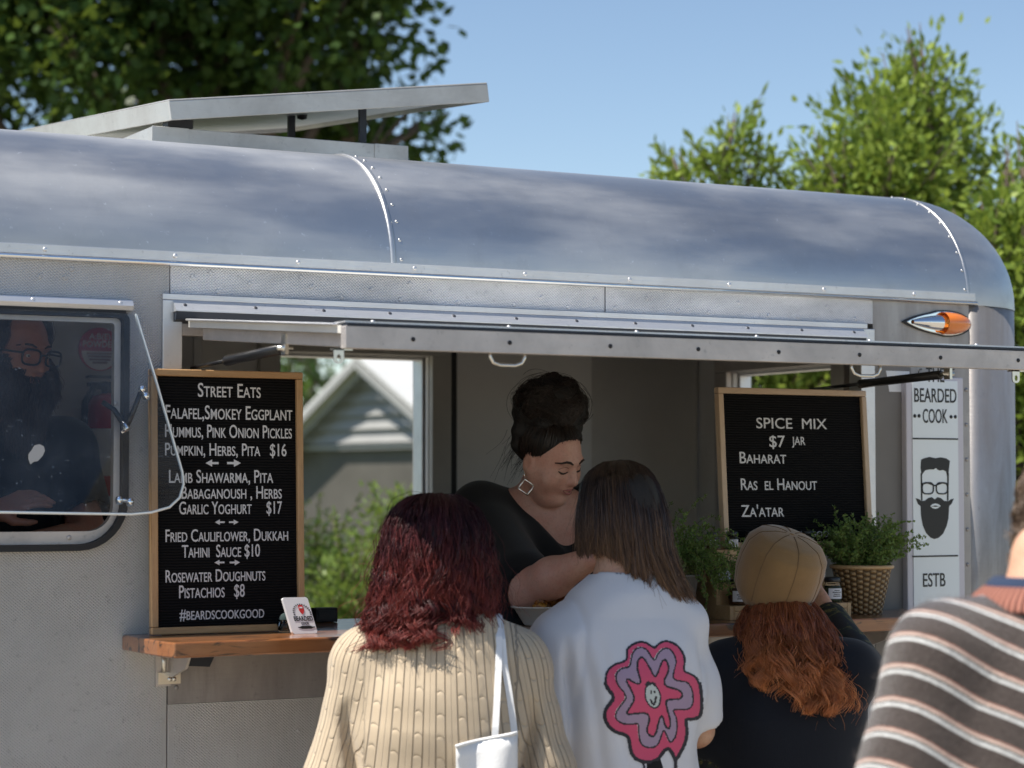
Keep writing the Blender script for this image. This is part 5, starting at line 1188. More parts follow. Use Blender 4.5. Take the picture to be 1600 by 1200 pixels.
# neck band
mb = MB(); mb.tube([P_(.067*math.cos(a), .014+.064*math.sin(a), 1.292+.004*math.sin(a)) for a in np.linspace(0,2*math.pi,40)], .0062, 8, False); mb.build('neck_band', MAT['tee'], pt)
mb = MB()
for a in np.linspace(-.5,-2.9,34): mb.ball(P_(.0575*math.cos(a), .022+.056*math.sin(a), 1.318-.006*math.sin(a)), .0024, 6, 4)
mb.build('necklace', MAT['silver'], pt)
# flower print on the back, laid on the cloth
bt = bvh_of(tee)
def ZF(p): return (940+p[0]/5.218, 970+p[1]/5.218)
FO = [(425,222),(455,185),(510,158),(575,172),(625,210),(660,260),(672,320),(662,400),(690,420),(750,440),(785,490),(800,580),(803,700),(795,765),(750,790),(670,790),(680,850),(685,930),(660,1010),(625,1080),(600,1120),(580,1080),(550,1030),(520,1030),(485,1070),(460,1110),(400,1140),(340,1140),(280,1120),(240,1070),(230,1000),(220,940),(190,915),(120,900),(60,855),(25,790),(35,710),(80,660),(100,620),(85,585),(45,540),(25,480),(40,400),(100,350),(190,325),(205,290),(200,230),(240,190),(320,160),(380,185)]
FA = [(432,330),(455,270),(500,225),(550,225),(590,270),(610,340),(585,420),(580,470),(620,490),(690,495),(730,540),(745,620),(740,690),(700,725),(620,722),(575,725),(610,790),(615,880),(600,950),(560,1000),(540,960),(510,885),(490,920),(475,980),(440,1030),(360,1035),(315,1000),(300,920),(300,835),(270,840),(200,845),(130,820),(108,780),(130,720),(200,640),(190,590),(130,520),(112,450),(150,390),(235,378),(240,300),(265,235),(320,215),(370,235),(400,290)]
FB_ = [(440,455),(465,400),(490,325),(520,310),(548,370),(540,420),(505,490),(520,530),(570,545),(630,560),(660,600),(640,635),(590,635),(525,640),(525,690),(555,790),(560,860),(540,880),(515,850),(500,780),(485,770),(465,810),(440,920),(415,945),(375,920),(365,880),(390,800),(380,760),(340,745),(260,755),(195,760),(230,700),(270,640),(250,580),(200,490),(210,465),(260,500),(300,515),(320,490),(290,400),(290,330),(320,285),(350,310),(390,380),(420,440)]
FC = [(415+62*math.cos(a)+14*math.sin(a), 612+98*math.sin(a)) for a in np.linspace(0,2*math.pi,24)[:-1]]
def chaikin(p, n=2):
    p = np.array(p, float)
    for _ in range(n): q = np.roll(p,-1,0); p = np.stack([p*.75+q*.25, p*.25+q*.75],1).reshape(-1,2)
    return p
FO, FA, FB_ = chaikin(FO), chaikin(FA), chaikin(FB_); FC = np.array(FC)
def pip(P, poly):
    x, y = P[:,0], P[:,1]; ins = np.zeros(len(P), bool); n = len(poly)
    for i in range(n):
        (x0,y0),(x1,y1) = poly[i-1], poly[i]; c = ((y0 > y) != (y1 > y)) & (x < (x1-x0)*(y-y0)/(y1-y0+1e-12)+x0); ins ^= c
    return ins
def pdist(P, poly, closed=True):
    d = np.full(len(P), 1e9); n = len(poly)
    for i in range(0 if closed else 1, n):
        a, b_ = np.array(poly[i-1]), np.array(poly[i]); ab = b_-a; t = np.clip(((P-a)@ab)/(ab@ab+1e-9),0,1); d = np.minimum(d, np.linalg.norm(P-(a+t[:,None]*ab),axis=1))
    return d
st_ = 6.0; gx_ = np.arange(0,850,st_); gy_ = np.arange(140,1240,st_); GX, GY = np.meshgrid(gx_, gy_, indexing='ij'); cc = np.stack([GX.ravel()+st_/2, GY.ravel()+st_/2],1)
jit = RNG.normal(0,2.0,cc.shape)
q = cc+jit*.6
cl = np.full(len(cc), -1); io = pip(q,FO); cl[io] = 1; ia = pip(q,FA); cl[ia] = 2; ib = pip(q,FB_); cl[ib] = 1; ic = pip(q,FC); cl[ic] = 3
dO = pdist(q+(-4,-6),FO); cl[(dO < 9) | ((dO < 20) & ~io & (q[:,1] > 500) )] = 0; cl[pdist(q,FA) < 6.5] = 0; cl[pdist(q+(0,-3),FB_) < 8] = 0; cl[pdist(q,FC) < 6.5] = 0
for ex in ((402,580),(429,576)): cl[((q[:,0]-ex[0])/8.5)**2+((q[:,1]-ex[1])/15)**2 < 1] = 0
cl[pdist(q,[(400,648),(410,672),(424,682),(436,660),(440,622)],False) < 9] = 0; cl[pdist(q,[(362,520),(378,500),(392,518),(410,505),(430,515)],False) < 10] = 0
wl_ = (pdist(q+(5,4),FA) < 4.0) & (cl != 0); cl[wl_ & (cl == 1)] = 4
for l_ in (((332,1150),(345,1185),(350,1240)),((428,1140),(432,1240)),((592,1110),(600,1240)),((608,1130),(604,1240))): cl[pdist(q,l_,False) < 9] = 0
nx_, ny_ = len(gx_)+1, len(gy_)+1; used = {}; VV = []; FF = []; MI = []
for kk in np.nonzero(cl >= 0)[0]:
    i, j = divmod(kk, len(gy_)); q4 = []
    for (a, b_) in ((i,j),(i+1,j),(i+1,j+1),(i,j+1)):
        key = (a, b_)
        if key not in used:
            px, py = ZF((gx_[0]+a*st_, gy_[0]+b_*st_)); d = ray(px,py); h_ = bt.ray_cast(Vector(CAM), Vector(d).normalized())
            if h_[0] is None: used[key] = None
            else: used[key] = len(VV); VV.append(np.array(h_[0])+np.array(h_[1])*(-.0012 if Vector(h_[1]).dot(Vector(d)) > 0 else .0012))
        q4.append(used[key])
    if None in q4: continue
    FF.append(q4[::-1]); MI.append(int(cl[kk]))
me = raw_mesh('back_print', to_local(np.array(VV), pt), np.array(FF), True); ob = link('back_print', me, [MAT['print_black'],MAT['print_pink'],MAT['print_lilac'],MAT['print_grey'],MAT['print_grey']], pt); me.polygons.foreach_set('material_index', np.array(MI,np.int32))
# straight bob
prof = [(.004,.121),(.036,.116),(.061,.101),(.077,.075),(.087,.036),(.095,-.01),(.099,-.06),(.101,-.12),(.102,-.17),(.105,-.22)]
def lenc(p):
    p = (p+360) % 360; return float(np.interp(p, [30,80,120,150,180,205,230,250,280,330], [.80,.90,1.0,1.0,.97,.88,.74,.70,.69,.66]))
def flc(Pl, tt):
    k = np.clip((-Pl[...,2]-.08)/.14,0,1.2); Pl[...,0] += .045*k**1.5*(Pl[...,0] > -.02); Pl[...,1] -= .015*k; return Pl
ha = fall_hair(hc, HR, prof, (38,322), 170, 46, lenc, (.0022,.16), .75, .0062, 21, 16, (.86,1.0), flc, 0, .35, .93, .38)
hb = fall_hair(hc, HR, prof, (38,322), 420, 4, lenc, (.002,.16), .3, .006, 22, 16, (.96,1.02), flc, 0, .4, .93, .4)
hairset('hair', [(ha,1), (hb,.8), (flyaways(hb,.10,.014,6),.5)], 16, .0010, .4, MAT['hair_brown'], pt)
sd = SDF(hc-(.16,.16,.18), hc+np.array((.16,.16,.16)), .006); sd.ell(hc+HR@np.array((0,-.012,.028)), (.073,.093,.081), HR, .03); sd.cone(hc+HR@np.array((.01,-.03,-.02)), hc+HR@np.array((.035,-.035,-.085)), .070, .045, .03); sd.cutplane(hc+HR@np.array((0,.03,0)), HR[:,1]-.4*Z3); skin('hair_underlayer', sd, M('brown_roots', (.008,.006,.005), .7)[0], pt)

# ---- copper-haired person with the tan cap
o, f, s = stand(1228, 880, 5.3, -30); P_ = lambda x,y,z, o=o,s=s,f=f: W(o,s,f,x,y,z)
pc = thing('person', 'person with long copper hair, tan baker boy cap and dark T-shirt', 'person', o, RAD(-30), 'customers queueing at the counter')
hc = P_(-.003,.05,1.270); HR = frame_from(f*.95+s*.12-Z3*.22, Z3+s*.0)
J = dict(side=s, fwd=f, z0=0, neck=P_(0,0,1.145), nape=P_(0,.02,1.21), chest=P_(0,0,.98), waist=P_(0,0,.83), hip=P_(0,0,.68),
         shl=P_(-.150,0,1.075), shr=P_(.150,0,1.075), ell=P_(-.185,.0,.82), elr=P_(.185,.09,1.075), wrl=P_(-.175,.03,.62), wrr=P_(.125,.27,1.205))
sd = SDF(o+(-.4,-.4,0), o+np.array((.4,.5,1.46)), .0065); body(sd, J, .84); head(sd, hc, HR, .90, False); sd.cutplane((0,0,.002),(0,0,-1)); skin('body', sd, MAT['skin_light'], pc)
trousers(J, pc, MAT['denim'], .9)
sd = SDF(o+(-.4,-.4,.55), o+np.array((.4,.4,1.22)), .0058)
sd.cone(P_(0,0,.60), P_(0,0,.97), .175, .165, .05, (f,.75)); sd.cone(P_(0,0,.97), P_(0,0,1.08), .16, .10, .07, (f,.76)); sd.cone(P_(-.09,0,1.085), P_(.09,0,1.085), .055, .055, .05); sd.cone(P_(0,0,1.10), P_(0,.008,1.15), .074, .058, .03)
e_ = J['shl']*.38+J['ell']*.62; sd.cone(P_(-.09,0,1.08), J['shl'], .058, .060, .05); sd.cone(J['shl'], e_, .060, .072, .035); sd.cone(e_-Z3*.02, J['ell']-Z3*.06, .052, .052, .004, None, True)
e_ = J['shr']*.35+J['elr']*.65; sd.cone(P_(.09,0,1.08), J['shr'], .058, .060, .05); sd.cone(J['shr'], e_, .060, .062, .035)
nz1 = vnoise(18, 15, .004); sd.warp(lambda X,Y,Z: nz1(X,Y,Z*.5)); skin('t_shirt', sd, MAT['navytop'], pc)
for k, a, b_ in (('l', J['shl']*.5+J['ell']*.5, J['wrl']), ('r', J['shr']*.45+J['elr']*.55, J['wrr'])):
    el_ = J['el'+k]; s2 = SDF(np.minimum(a,b_)-.12, np.maximum(np.maximum(a,b_),el_)+.12, .006); s2.cone(a, el_, .052, .052, .02); s2.cone(el_, b_*.85+el_*.15, .052, .040, .02); nzz = vnoise(19, 40, .003); s2.warp(lambda X,Y,Z: nzz(X,Y,Z)); skin('floral_sleeve', s2, MAT['floral'], pc)
# cap: puffed crown of eight gores gathered at the back, short peak in front
capR = frame_from(HR[:,1]+HR[:,2]*.05, HR[:,2]); CC = hc+HR@np.array((.004,-.028,.066))
n1, n2 = 96, 26; V = []      # crown
# axis of the crown leans back so the button faces up-back-right
ca_ = frame_from(HR[:,1]*.84-HR[:,0]*.14+HR[:,2]*.52, HR[:,2]*.80-HR[:,1]*.52+HR[:,0]*.34)
ca_ = np.stack([np.cross(ca_[:,1], ca_[:,2]), ca_[:,1], ca_[:,2]],1)
for i in range(n2+1):
    t = i/n2
    r = float(np.interp(t, [0,.10,.25,.42,.58,.74,.89,1.0],[.0,.040,.080,.101,.107,.106,.098,.080])); z = float(np.interp(t, [0,.10,.25,.42,.58,.74,.89,1.0],[.062,.060,.049,.024,-.012,-.052,-.092,-.114]))
    for k in range(n1):
        a = 2*math.pi*k/n1; g_ = abs(math.sin(4*a+.4)); r2 = r*(1-.022*(1-g_)**6*min(1,t*3))
        bk = max(0,-math.cos(a))                                   # gathered towards the back
        r2 *= 1+.05*bk*math.sin(math.pi*t)+.006*math.sin(3*a+9*t)+.004*math.sin(7*a+5*t)
        if t > .75: r2 *= 1+.016*bk*math.sin(a*26)*(t-.75)/.25
        V.append(CC+ca_@np.array((r2*math.sin(a)*.97, r2*math.cos(a)*1.06, z-.012*bk*t*t)))
F = [(i*n1+k, i*n1+(k+1) % n1, (i+1)*n1+(k+1) % n1, (i+1)*n1+k) for i in range(1,n2) for k in range(n1)]+[(0, n1+(k+1) % n1, n1+k)[::-1] for k in range(n1)]
mb = MB(); mb.add(V, F, True)
cap = mb.build('cap', MAT['cap'], pc)
mb = MB()
for g in range(8):
    a = (g*math.pi-.4)/4; mb.tube([np.array(V[i*n1+int(round(a/(2*math.pi)*n1)) % n1])+ca_[:,2]*.0004 for i in range(1,n2-2)], .0011, 5)
mb.build('cap_seam', M('cap_seam_thread', (.16,.095,.045), .95)[0], cap)
mb = MB(); mb.ball(CC+ca_[:,2]*.060, (.008,.008,.004), 12, 6, True, ca_); mb.build('cap_button', MAT['cap'], cap)
mb = MB(); pv = []
for i in range(7):
    for k in range(17):
        a = RAD(-62+124*k/16); rr = .078+.042*(i/6)*math.cos(RAD((-62+124*k/16)*1.3)); pv.append(CC+ca_@np.array((rr*math.sin(a), rr*math.cos(a)*1.03, -.098-.012*(i/6))))
mb.add(pv, [(i*17+k, i*17+k+1, (i+1)*17+k+1, (i+1)*17+k) for i in range(6) for k in range(16)], True); ob = mb.build('cap_peak', MAT['cap'], cap); ob.modifiers.new('thick','SOLIDIFY').thickness = .005
prof = [(.066,-.035),(.090,-.062),(.104,-.10),(.113,-.15),(.119,-.20),(.124,-.25),(.124,-.32)]
def lend(p):
    p = (p+360) % 360; return float(np.interp(p, [50,90,130,160,185,215,250,300], [.80,.94,1.05,1.06,.95,.78,.76,.72]))
def fld(Pl, tt):
    k = np.clip((-Pl[...,2]-.06)/.22,0,1.2); Pl[...,1] = np.where(Pl[...,1] < 0, Pl[...,1]*(1-.05*k)-.02*k, Pl[...,1]); Pl[...,0] += .028*k; return Pl
ha = fall_hair(hc, HR, prof, (55,305), 64, 80, lend, (.016,.12), .80, .0120, 31, 22, (.82,1.02), fld, 0, .2, .95, .30)
hb = fall_hair(hc, HR, prof, (55,305), 120, 10, lend, (.019,.11), .6, .011, 32, 22, (.92,1.08), fld, 0, .25, .95, .30)
hairset('hair', [(ha,1), (hb,.9), (flyaways(hb,.10,.02,7),.5)], 22, .00105, .4, MAT['hair_copper'], pc)
sd = SDF(hc-(.16,.2,.2), hc+np.array((.16,.16,.14)), .007); sd.ell(hc+HR@np.array((0,-.012,.02)), (.068,.080,.07), HR, .03); sd.cone(hc+HR@np.array((.0,-.012,-.03)), hc+HR@np.array((.01,-.025,-.14)), .060, .060, .03); sd.cutplane(hc+HR@np.array((0,.03,0)), HR[:,1]-.4*Z3); skin('hair_underlayer', sd, M('copper_roots', (.035,.010,.006), .7)[0], pc)

# ---- person in the striped jumper, nearest, at the right edge
o, f, s = stand(1640, 800, 3.5, -14); P_ = lambda x,y,z, o=o,s=s,f=f: W(o,s,f,x,y,z)
ps = thing('person', 'person in brown striped knit jumper with salmon collar at right edge', 'person', o, RAD(-14), 'customers queueing at the counter')
hc = P_(.090,.065,1.455); HR = frame_from(f*.97+s*.25-Z3*.30, Z3+s*.12)
J = dict(side=s, fwd=f, z0=0, neck=P_(0,-.005,1.325), nape=P_(0,.012,1.40), chest=P_(0,0,1.13), waist=P_(0,0,.98), hip=P_(0,0,.82),
         shl=P_(-.182,0,1.248), shr=P_(.185,0,1.248), ell=P_(-.268,-.01,.97), elr=P_(.265,-.01,.97), wrl=P_(-.10,.26,.98), wrr=P_(.16,.24,1.0))
sd = SDF(o+(-.45,-.4,0), o+np.array((.45,.5,1.64)), .007); body(sd, J, 1.05); head(sd, hc, HR, 1.02, False); sd.cutplane((0,0,.002),(0,0,-1)); skin('body', sd, MAT['skin_light'], ps)
trousers(J, ps, MAT['blacktop'])
sd = SDF(o+(-.5,-.45,.62), o+np.array((.5,.45,1.42)), .0065)
sd.cone(P_(0,0,.70), P_(0,-.01,1.12), .215, .215, .05, (f,.76)); sd.cone(P_(0,-.01,1.08), P_(0,-.012,1.205), .195, .118, .08, (f,.80)); sd.cone(P_(-.10,-.005,1.250), P_(.10,-.005,1.250), .074, .074, .04); sd.cone(P_(0,-.005,1.25), P_(0,-.002,1.30), .105, .082, .02)
for sx, k in ((-1,'l'),(1,'r')):
    sd.cone(P_(.11*sx,-.005,1.250), J['sh'+k], .074, .076, .05); sd.cone(J['sh'+k], J['el'+k], .080, .090, .04); sd.cone(J['el'+k], J['wr'+k], .086, .050, .03)
sd.cone(P_(0,0,1.33), P_(0,.004,1.42), .078, .078, .006, None, True)
nz1 = vnoise(28, 12, .004); nz2 = vnoise(29, 50, .0012); sd.warp(lambda X,Y,Z: nz1(X,Y,Z)+nz2(X,Y,Z))
def stv(V):
    x = (V-o)@s; y = (V-o)@f; return V[:,2]+.72*np.clip(x,-.5,.5)+.34*y-.0*np.clip(-x-.215,0,.3)
jum, JV, JQ = skin('jumper', sd, MAT['stripe'], ps, 2, {'v': stv})
# short fuzz standing off the wool
me = jum.data; vn = np.zeros(len(me.vertices)*3, np.float32); me.vertices.foreach_get('normal', vn); vn = vn.reshape(-1,3); rr_ = RAD(-14); Rm = np.array(Matrix.Rotation(rr_,3,'Z')); vnw = vn@Rm.T
E_ = RNG.integers(0, len(JV), 15000); P0 = JV[E_]+RNG.normal(0,.003,(15000,3)); D0 = vnw[E_]+RNG.normal(0,.9,(15000,3)); D0 /= np.linalg.norm(D0,axis=1)[:,None]; ln_ = RNG.uniform(.004,.010,15000)[:,None]
pth = np.stack([P0, P0+D0*ln_*.5, P0+D0*ln_+RNG.normal(0,.0015,(15000,3))],1); strands('wool_fuzz', pth, np.array([.00022,.0002,.0001]), M('wool_fibre', (.13,.105,.095), .9)[0], jum)
def collar(name, r0, r1, z0, z1, w_, mat, par, tilt=.0):
    n1, n2 = 72, 8; V = []; U = []
    for i in range(n2+1):
        t = i/n2; r = r0+(r1-r0)*t; z = z0+(z1-z0)*t
        for k in range(n1):
            a = 2*math.pi*k/n1; bul = w_*math.sin(math.pi*t)
            V.append(P_((r+bul)*math.cos(a)*1.08, .002+(r+bul)*math.sin(a), z+tilt*math.sin(a)*-.012)); U.append(a*r0)
    F = np.array([(i*n1+k, i*n1+(k+1) % n1, (i+1)*n1+(k+1) % n1, (i+1)*n1+k) for i in range(n2) for k in range(n1)])
    me = raw_mesh(name, to_local(np.array(V),par), F, True); fattr(me, 'u', U); ob = link(name, me, mat, par); ob.modifiers.new('thick','SOLIDIFY').thickness = .006; return ob
collar('ribbed_collar', .122, .094, 1.318, 1.356, .006, MAT['rib'], ps)
collar('inner_collar', .096, .080, 1.346, 1.370, .004, MAT['navy_collar'], ps)
prof = [(.004,.124),(.05,.116),(.076,.092),(.092,.05),(.094,.0),(.088,-.05),(.080,-.10),(.074,-.14),(.070,-.18)]
ha = fall_hair(hc, HR, prof, (50,310), 260, 26, lambda p: .98, (.010,.042), .6, .006, 41, 18, (.84,1.06), None, 0, .75, .93)
hairset('hair', [(ha,1), (flyaways(ha,.05,.012,8),.6)], 18, .0009, .4, MAT['hair_mousy'], ps)
sd = SDF(hc-(.16,.16,.16), hc+np.array((.16,.16,.18)), .007); sd.ell(hc+HR@np.array((0,-.012,.026)), (.086,.104,.094), HR, .03); sd.cutplane(hc+HR@np.array((0,.04,-.02)), HR[:,1]-.5*Z3); skin('hair_underlayer', sd, M('mousy_roots', (.03,.02,.014), .8)[0], ps)
# ---- woman serving, leaning over the counter inside the trailer
VFh = np.array((VF[0],VF[1],0)); VFh /= np.linalg.norm(VFh)
FLOOR = .361
hip = dep(795,1075,6.20); pv = thing('person', 'woman in black V-neck top leaning over counter, dark hair piled in topknot', 'person', (hip[0],hip[1],FLOOR))
hc = dep(858,714,5.74); hf = .73*VR-.58*VFh-.46*Z3; hu = Z3-.16*VR; HR = frame_from(hf, hu)
bf = -.80*VFh+.45*VR; bf /= np.linalg.norm(bf); bs = np.cross(bf, Z3); bs /= np.linalg.norm(bs)       # body forward, her right... side axis
J = dict(side=bs, fwd=bf, z0=FLOOR, neck=dep(846,800,5.86), nape=dep(848,755,5.82), chest=dep(842,880,5.86), waist=dep(812,990,6.08), hip=np.array((hip[0],hip[1],.93)),
         shl=dep(945,792,5.92), shr=dep(752,800,5.84), ell=dep(1000,925,5.74), elr=dep(823,922,5.50), wrl=dep(905,962,5.62), wrr=dep(926,872,5.34))
if (J['shr']-J['shl'])@bs < 0: J['side'] = -bs
J['hdr'] = VR*.75+Z3*.45-VFh*.2; J['hnr'] = VFh*.3-Z3*.6+VR*.3; J['hdl'] = -VR*.9-VFh*.3; J['hnl'] = -Z3
lo = np.minimum(hip, hc)-.62; lo[2] = FLOOR-.01; hi = np.maximum(hip, hc)+.6; hi[2] = 1.80
sd = SDF(lo, hi, .0056)
sd.cone(J['neck']+bf*.02, J['nape']+bf*.0, .062, .056, .03); sd.cone(J['chest'], J['neck']-Z3*.05-bf*.01, .150, .085, .08, (bf,.74)); sd.cone(J['waist'], J['chest'], .160, .160, .07, (bf,.78)); sd.cone(J['hip'], J['waist'], .18, .16, .07, (bf,.82))
for sx in (-1,1): sd.ell(J['chest']+bs*sx*.075+bf*.085+Z3*.015, .075, None, .05)
for k in 'lr':
    sh, el, wr = J['sh'+k], J['el'+k], J['wr'+k]
    sd.cone(J['neck']-Z3*.035, sh, .062, .068, .05); sd.cone(sh, el, .066, .053, .03); sd.cone(el, el*.6+wr*.4, .050, .049, .02); sd.cone(el*.6+wr*.4, wr, .048, .027, .02)
    hand(sd, wr, J['hd'+k], J['hn'+k], .95, .55, 1 if k == 'l' else -1)
for sx in (-1,1):
    a = J['hip']+bs*sx*.09-Z3*.03; kn = a.copy(); kn[2] = FLOOR+.46; an = a.copy(); an[2] = FLOOR+.09
    sd.cone(a, kn, .10, .065, .04); sd.cone(kn, an, .065, .04, .03); sd.cone(an-Z3*.05, an+bf*.13-Z3*.058, .036, .028, .02)
HP = head(sd, hc, HR, .92, True, True)
sd.ell(HP(0,.02,-.060), np.array((.052,.046,.038)), HR, .03); sd.ell(HP(-.0,.03,-.108), np.array((.032,.033,.016)), HR, .03)     # fuller cheeks and chin
for sx in (-1,1): sd.ell(HP(.046*sx,.055,-.040), np.array((.022,.020,.024)), HR, .02)
sd.cutplane((0,0,FLOOR+.002),(0,0,-1))
sk, SV, SQ = skin('body', sd, MAT['skin_rosy'], pv, 1)
bt = bvh_of(sk)
def onface(x, z, off=.0006):
    p = HP(x,.18,z); h_ = bt.ray_cast(Vector(p), Vector(-HR[:,1])); return np.array(h_[0])+HR[:,1]*off if h_[0] is not None else HP(x,.09,z)
def facestrip(pts, r): m_ = MB(); P = np.array([onface(*p) for p in pts]); m_.tube(P, r, 6); return m_
for sx in (-1,1):
    facestrip([(sx*.013,.0235),(sx*.024,.029),(sx*.036,.030),(sx*.048,.025),(sx*.055,.019)], [.0022,.0034,.0034,.0026,.0012]).build('eyebrow', MAT['brow'], sk)
    facestrip([(sx*.016,-.002),(sx*.023,-.0055),(sx*.031,-.0068),(sx*.039,-.0055),(sx*.047,-.001)], [.0010,.0020,.0026,.0026,.0014]).build('eyelashes', MAT['brow'], sk)
    facestrip([(sx*.017,.008),(sx*.024,.012),(sx*.031,.013),(sx*.039,.011),(sx*.047,.005)], .0007).build('eyelid_crease', M('lid_crease', (.20,.09,.065), .6)[0], sk)
facestrip([(-.021,-.0555),(-.010,-.0525),(0,-.0535),(.010,-.0525),(.021,-.0555)], [.0008,.0026,.0030,.0026,.0008]).build('upper_lip', MAT['lips'], sk)
facestrip([(-.018,-.0605),(-.009,-.0635),(0,-.0645),(.009,-.0635),(.018,-.0605)], [.0008,.0030,.0038,.0030,.0008]).build('lower_lip', MAT['lips'], sk)
facestrip([(-.020,-.0578),(0,-.0585),(.020,-.0578)], .0009).build('mouth_line', M('mouth_line', (.05,.015,.012), .6)[0], sk)
trousers(dict(J, hip=J['hip']), pv, MAT['blacktop'], 1.05)
sd = SDF(lo, hi, .006); sd.cone(J['chest'], J['neck']-Z3*.055-bf*.012, .168, .096, .08, (bf,.76)); sd.cone(J['waist'], J['chest'], .182, .176, .07, (bf,.80)); sd.cone(J['hip']-Z3*.05, J['waist'], .205, .18, .07, (bf,.84))
for sx in (-1,1): sd.ell(J['chest']+bs*sx*.075+bf*.088+Z3*.010, .086, None, .05)
for k in 'lr':
    sh, el = J['sh'+k], J['el'+k]; sd.cone(J['neck']-Z3*.04-bf*.01, sh, .066, .076, .05); e_ = sh*.14+el*.86; sd.cone(sh, e_, .076, .078, .035); sd.cone(e_+(el-sh)*.02-Z3*.03, e_-Z3*.14-VFh*-.06, .070, .055, .05); sd.cone(e_, el+(el-e_)*.8, .060, .060, .004, None, True)
vb = J['chest']+bf*.20+Z3*.015+VR*.005; vt = J['neck']+bf*.10+Z3*.05
sd.cone(vt, vb, .098, .018, .006, None, True); sd.cone(J['neck']-Z3*.02+bf*.02, J['nape']+Z3*.06, .072, .085, .01, None, True)
nz = vnoise(51,16,.004); sd.warp(lambda X,Y,Z: nz(X,Y,Z)); skin('black_top', sd, MAT['blacktop'], pv, 2)
HS = HR*.92
# hair: drawn up from the hairline into a big loose topknot
SCc = np.array((0,-.012,.032)); SCr = np.array((.080,.100,.089))
bund = np.array((-.02,-.10,.98)); bund /= np.linalg.norm(bund); BC = np.array((-.016,-.058,.116))
g = np.random.default_rng(61); roots = []
def hairline(y): return np.interp(y, [-1,-.45,-.15,.0,.15,.35,.55,.70,.85,1], [-.66,-.62,-.50,-.22,-.30,-.16,.26,.50,.60,.64])
while len(roots) < 5600:
    d = g.normal(size=3); d /= np.linalg.norm(d)
    if d[2] > hairline(d[1])+g.uniform(-.02,.03): roots.append(d)
roots = np.array(roots); n = 14; tt = np.linspace(0,1,n)
dots = np.clip(roots@bund,-1,1); om = np.arccos(dots); so_ = np.sin(om)+1e-6
pts = (np.sin((1-tt)[None]*om[:,None])/so_[:,None])[...,None]*roots[:,None]+(np.sin(tt[None]*om[:,None])/so_[:,None])[...,None]*bund
lift = 1+.03+.05*np.sin(tt*math.pi)[None,:,None]*g.uniform(.2,1,(len(roots),1,1))
loc = SCc+pts*SCr*lift+g.normal(0,.0012,(len(roots),1,3)); loc[:,-1] = BC+g.normal(0,.02,(len(roots),3))
H1 = hc+loc@HS.T
m = 2200; n = 14; ax = g.normal(size=(m,3)); ax /= np.linalg.norm(ax,axis=1)[:,None]; e1 = np.cross(ax, g.normal(size=(m,3))); e1 /= np.linalg.norm(e1,axis=1)[:,None]; e2 = np.cross(ax,e1)
th = g.uniform(0,6.28,(m,1))+np.linspace(0,g.uniform(1.2,3.5),n)[None]; Rb = np.array((.108,.088,.072)); ly = g.uniform(.80,1.04,(m,1,1))
ln = (e1[:,None]*np.cos(th)[...,None]+e2[:,None]*np.sin(th)[...,None])*Rb*ly; ln *= 1+.16*np.sin(ln[...,0:1]*55+ln[...,2:3]*38+1)+.07*np.sin(ln[...,1:2]*110)
H2 = hc+(BC+np.array((0,0,.016))+ln)@HS.T
m = 260; ax = g.normal(size=(m,3)); ax /= np.linalg.norm(ax,axis=1)[:,None]; e1 = np.cross(ax, g.normal(size=(m,3))); e1 /= np.linalg.norm(e1,axis=1)[:,None]; e2 = np.cross(ax,e1); th = g.uniform(0,6.28,(m,1))+np.linspace(0,1,n)[None]*g.uniform(.6,1.8,(m,1)); ln = (e1[:,None]*np.cos(th)[...,None]+e2[:,None]*np.sin(th)[...,None])*Rb*g.uniform(1.0,1.14,(m,1,1))+g.normal(0,.008,(m,1,3)); H5 = hc+(BC+np.array((0,0,.016))+ln)@HS.T
# loose wisps
m = 70; q_ = g.normal(size=(m,3)); q_ /= np.linalg.norm(q_,axis=1)[:,None]; st0 = BC+np.array((0,0,.012))+q_*Rb*.97; dr = g.normal(size=(m,3)); dr[:,2] = np.abs(dr[:,2])*.3; w_ = st0[:,None]+(q_*.6+dr*.35)[:,None]*.030*np.linspace(0,1,n)[None,:,None]; w_[...,2] += .006*np.sin(np.linspace(0,3,n))[None]-.012*np.linspace(0,1,n)[None]**2; H3 = hc+w_@HS.T
m = 90; st0 = np.stack([g.uniform(-.08,.075,m), g.uniform(-.115,-.05,m), g.uniform(-.03,.05,m)],1); w_ = st0[:,None]+np.stack([g.normal(0,.012,(m,1))*tt, -.02*tt[None]+g.normal(0,.006,(m,1))*np.sin(tt*4)[None], -.115*tt[None]*g.uniform(.4,1,(m,1))],-1); H4 = hc+w_@HS.T
hairset('hair', [(H1,1),(H2,1),(H3,.5),(H4,.5),(H5,.6)], 14, .00105, .5, MAT['hair_black'], pv)
sd = SDF(hc-.22, hc+np.array((.22,.22,.29)), .006)
sd.ell(hc+HS@(BC+np.array((0,0,.014))), (.085,.068,.055), HR, .04); sd.cone(hc+HS@np.array((-.004,-.03,.05)), hc+HS@BC, .082, .076, .05); nz = vnoise(62,48,.008); sd.warp(lambda X,Y,Z: nz(X,Y,Z)); MR = M('black_roots', (.006,.005,.005), .7)[0]
skin('topknot_core', sd, MR, pv)
V = []; F = []; nu, nv = 64, 40
for i in range(nv+1):
    for k in range(nu):
        a = 2*math.pi*k/nu; y = math.cos(a); zl = float(hairline(y*.9)); t_ = i/nv; el = math.asin(max(-1,zl))+(math.pi/2-math.asin(max(-1,zl)))*t_; q_ = np.array((math.cos(el)*math.sin(a), math.cos(el)*y, math.sin(el))); V.append(hc+HS@(SCc+q_*SCr*(.955+.05*min(1,t_*8))))
F = [(i*nu+k, i*nu+(k+1) % nu, (i+1)*nu+(k+1) % nu, (i+1)*nu+k) for i in range(nv) for k in range(nu)]
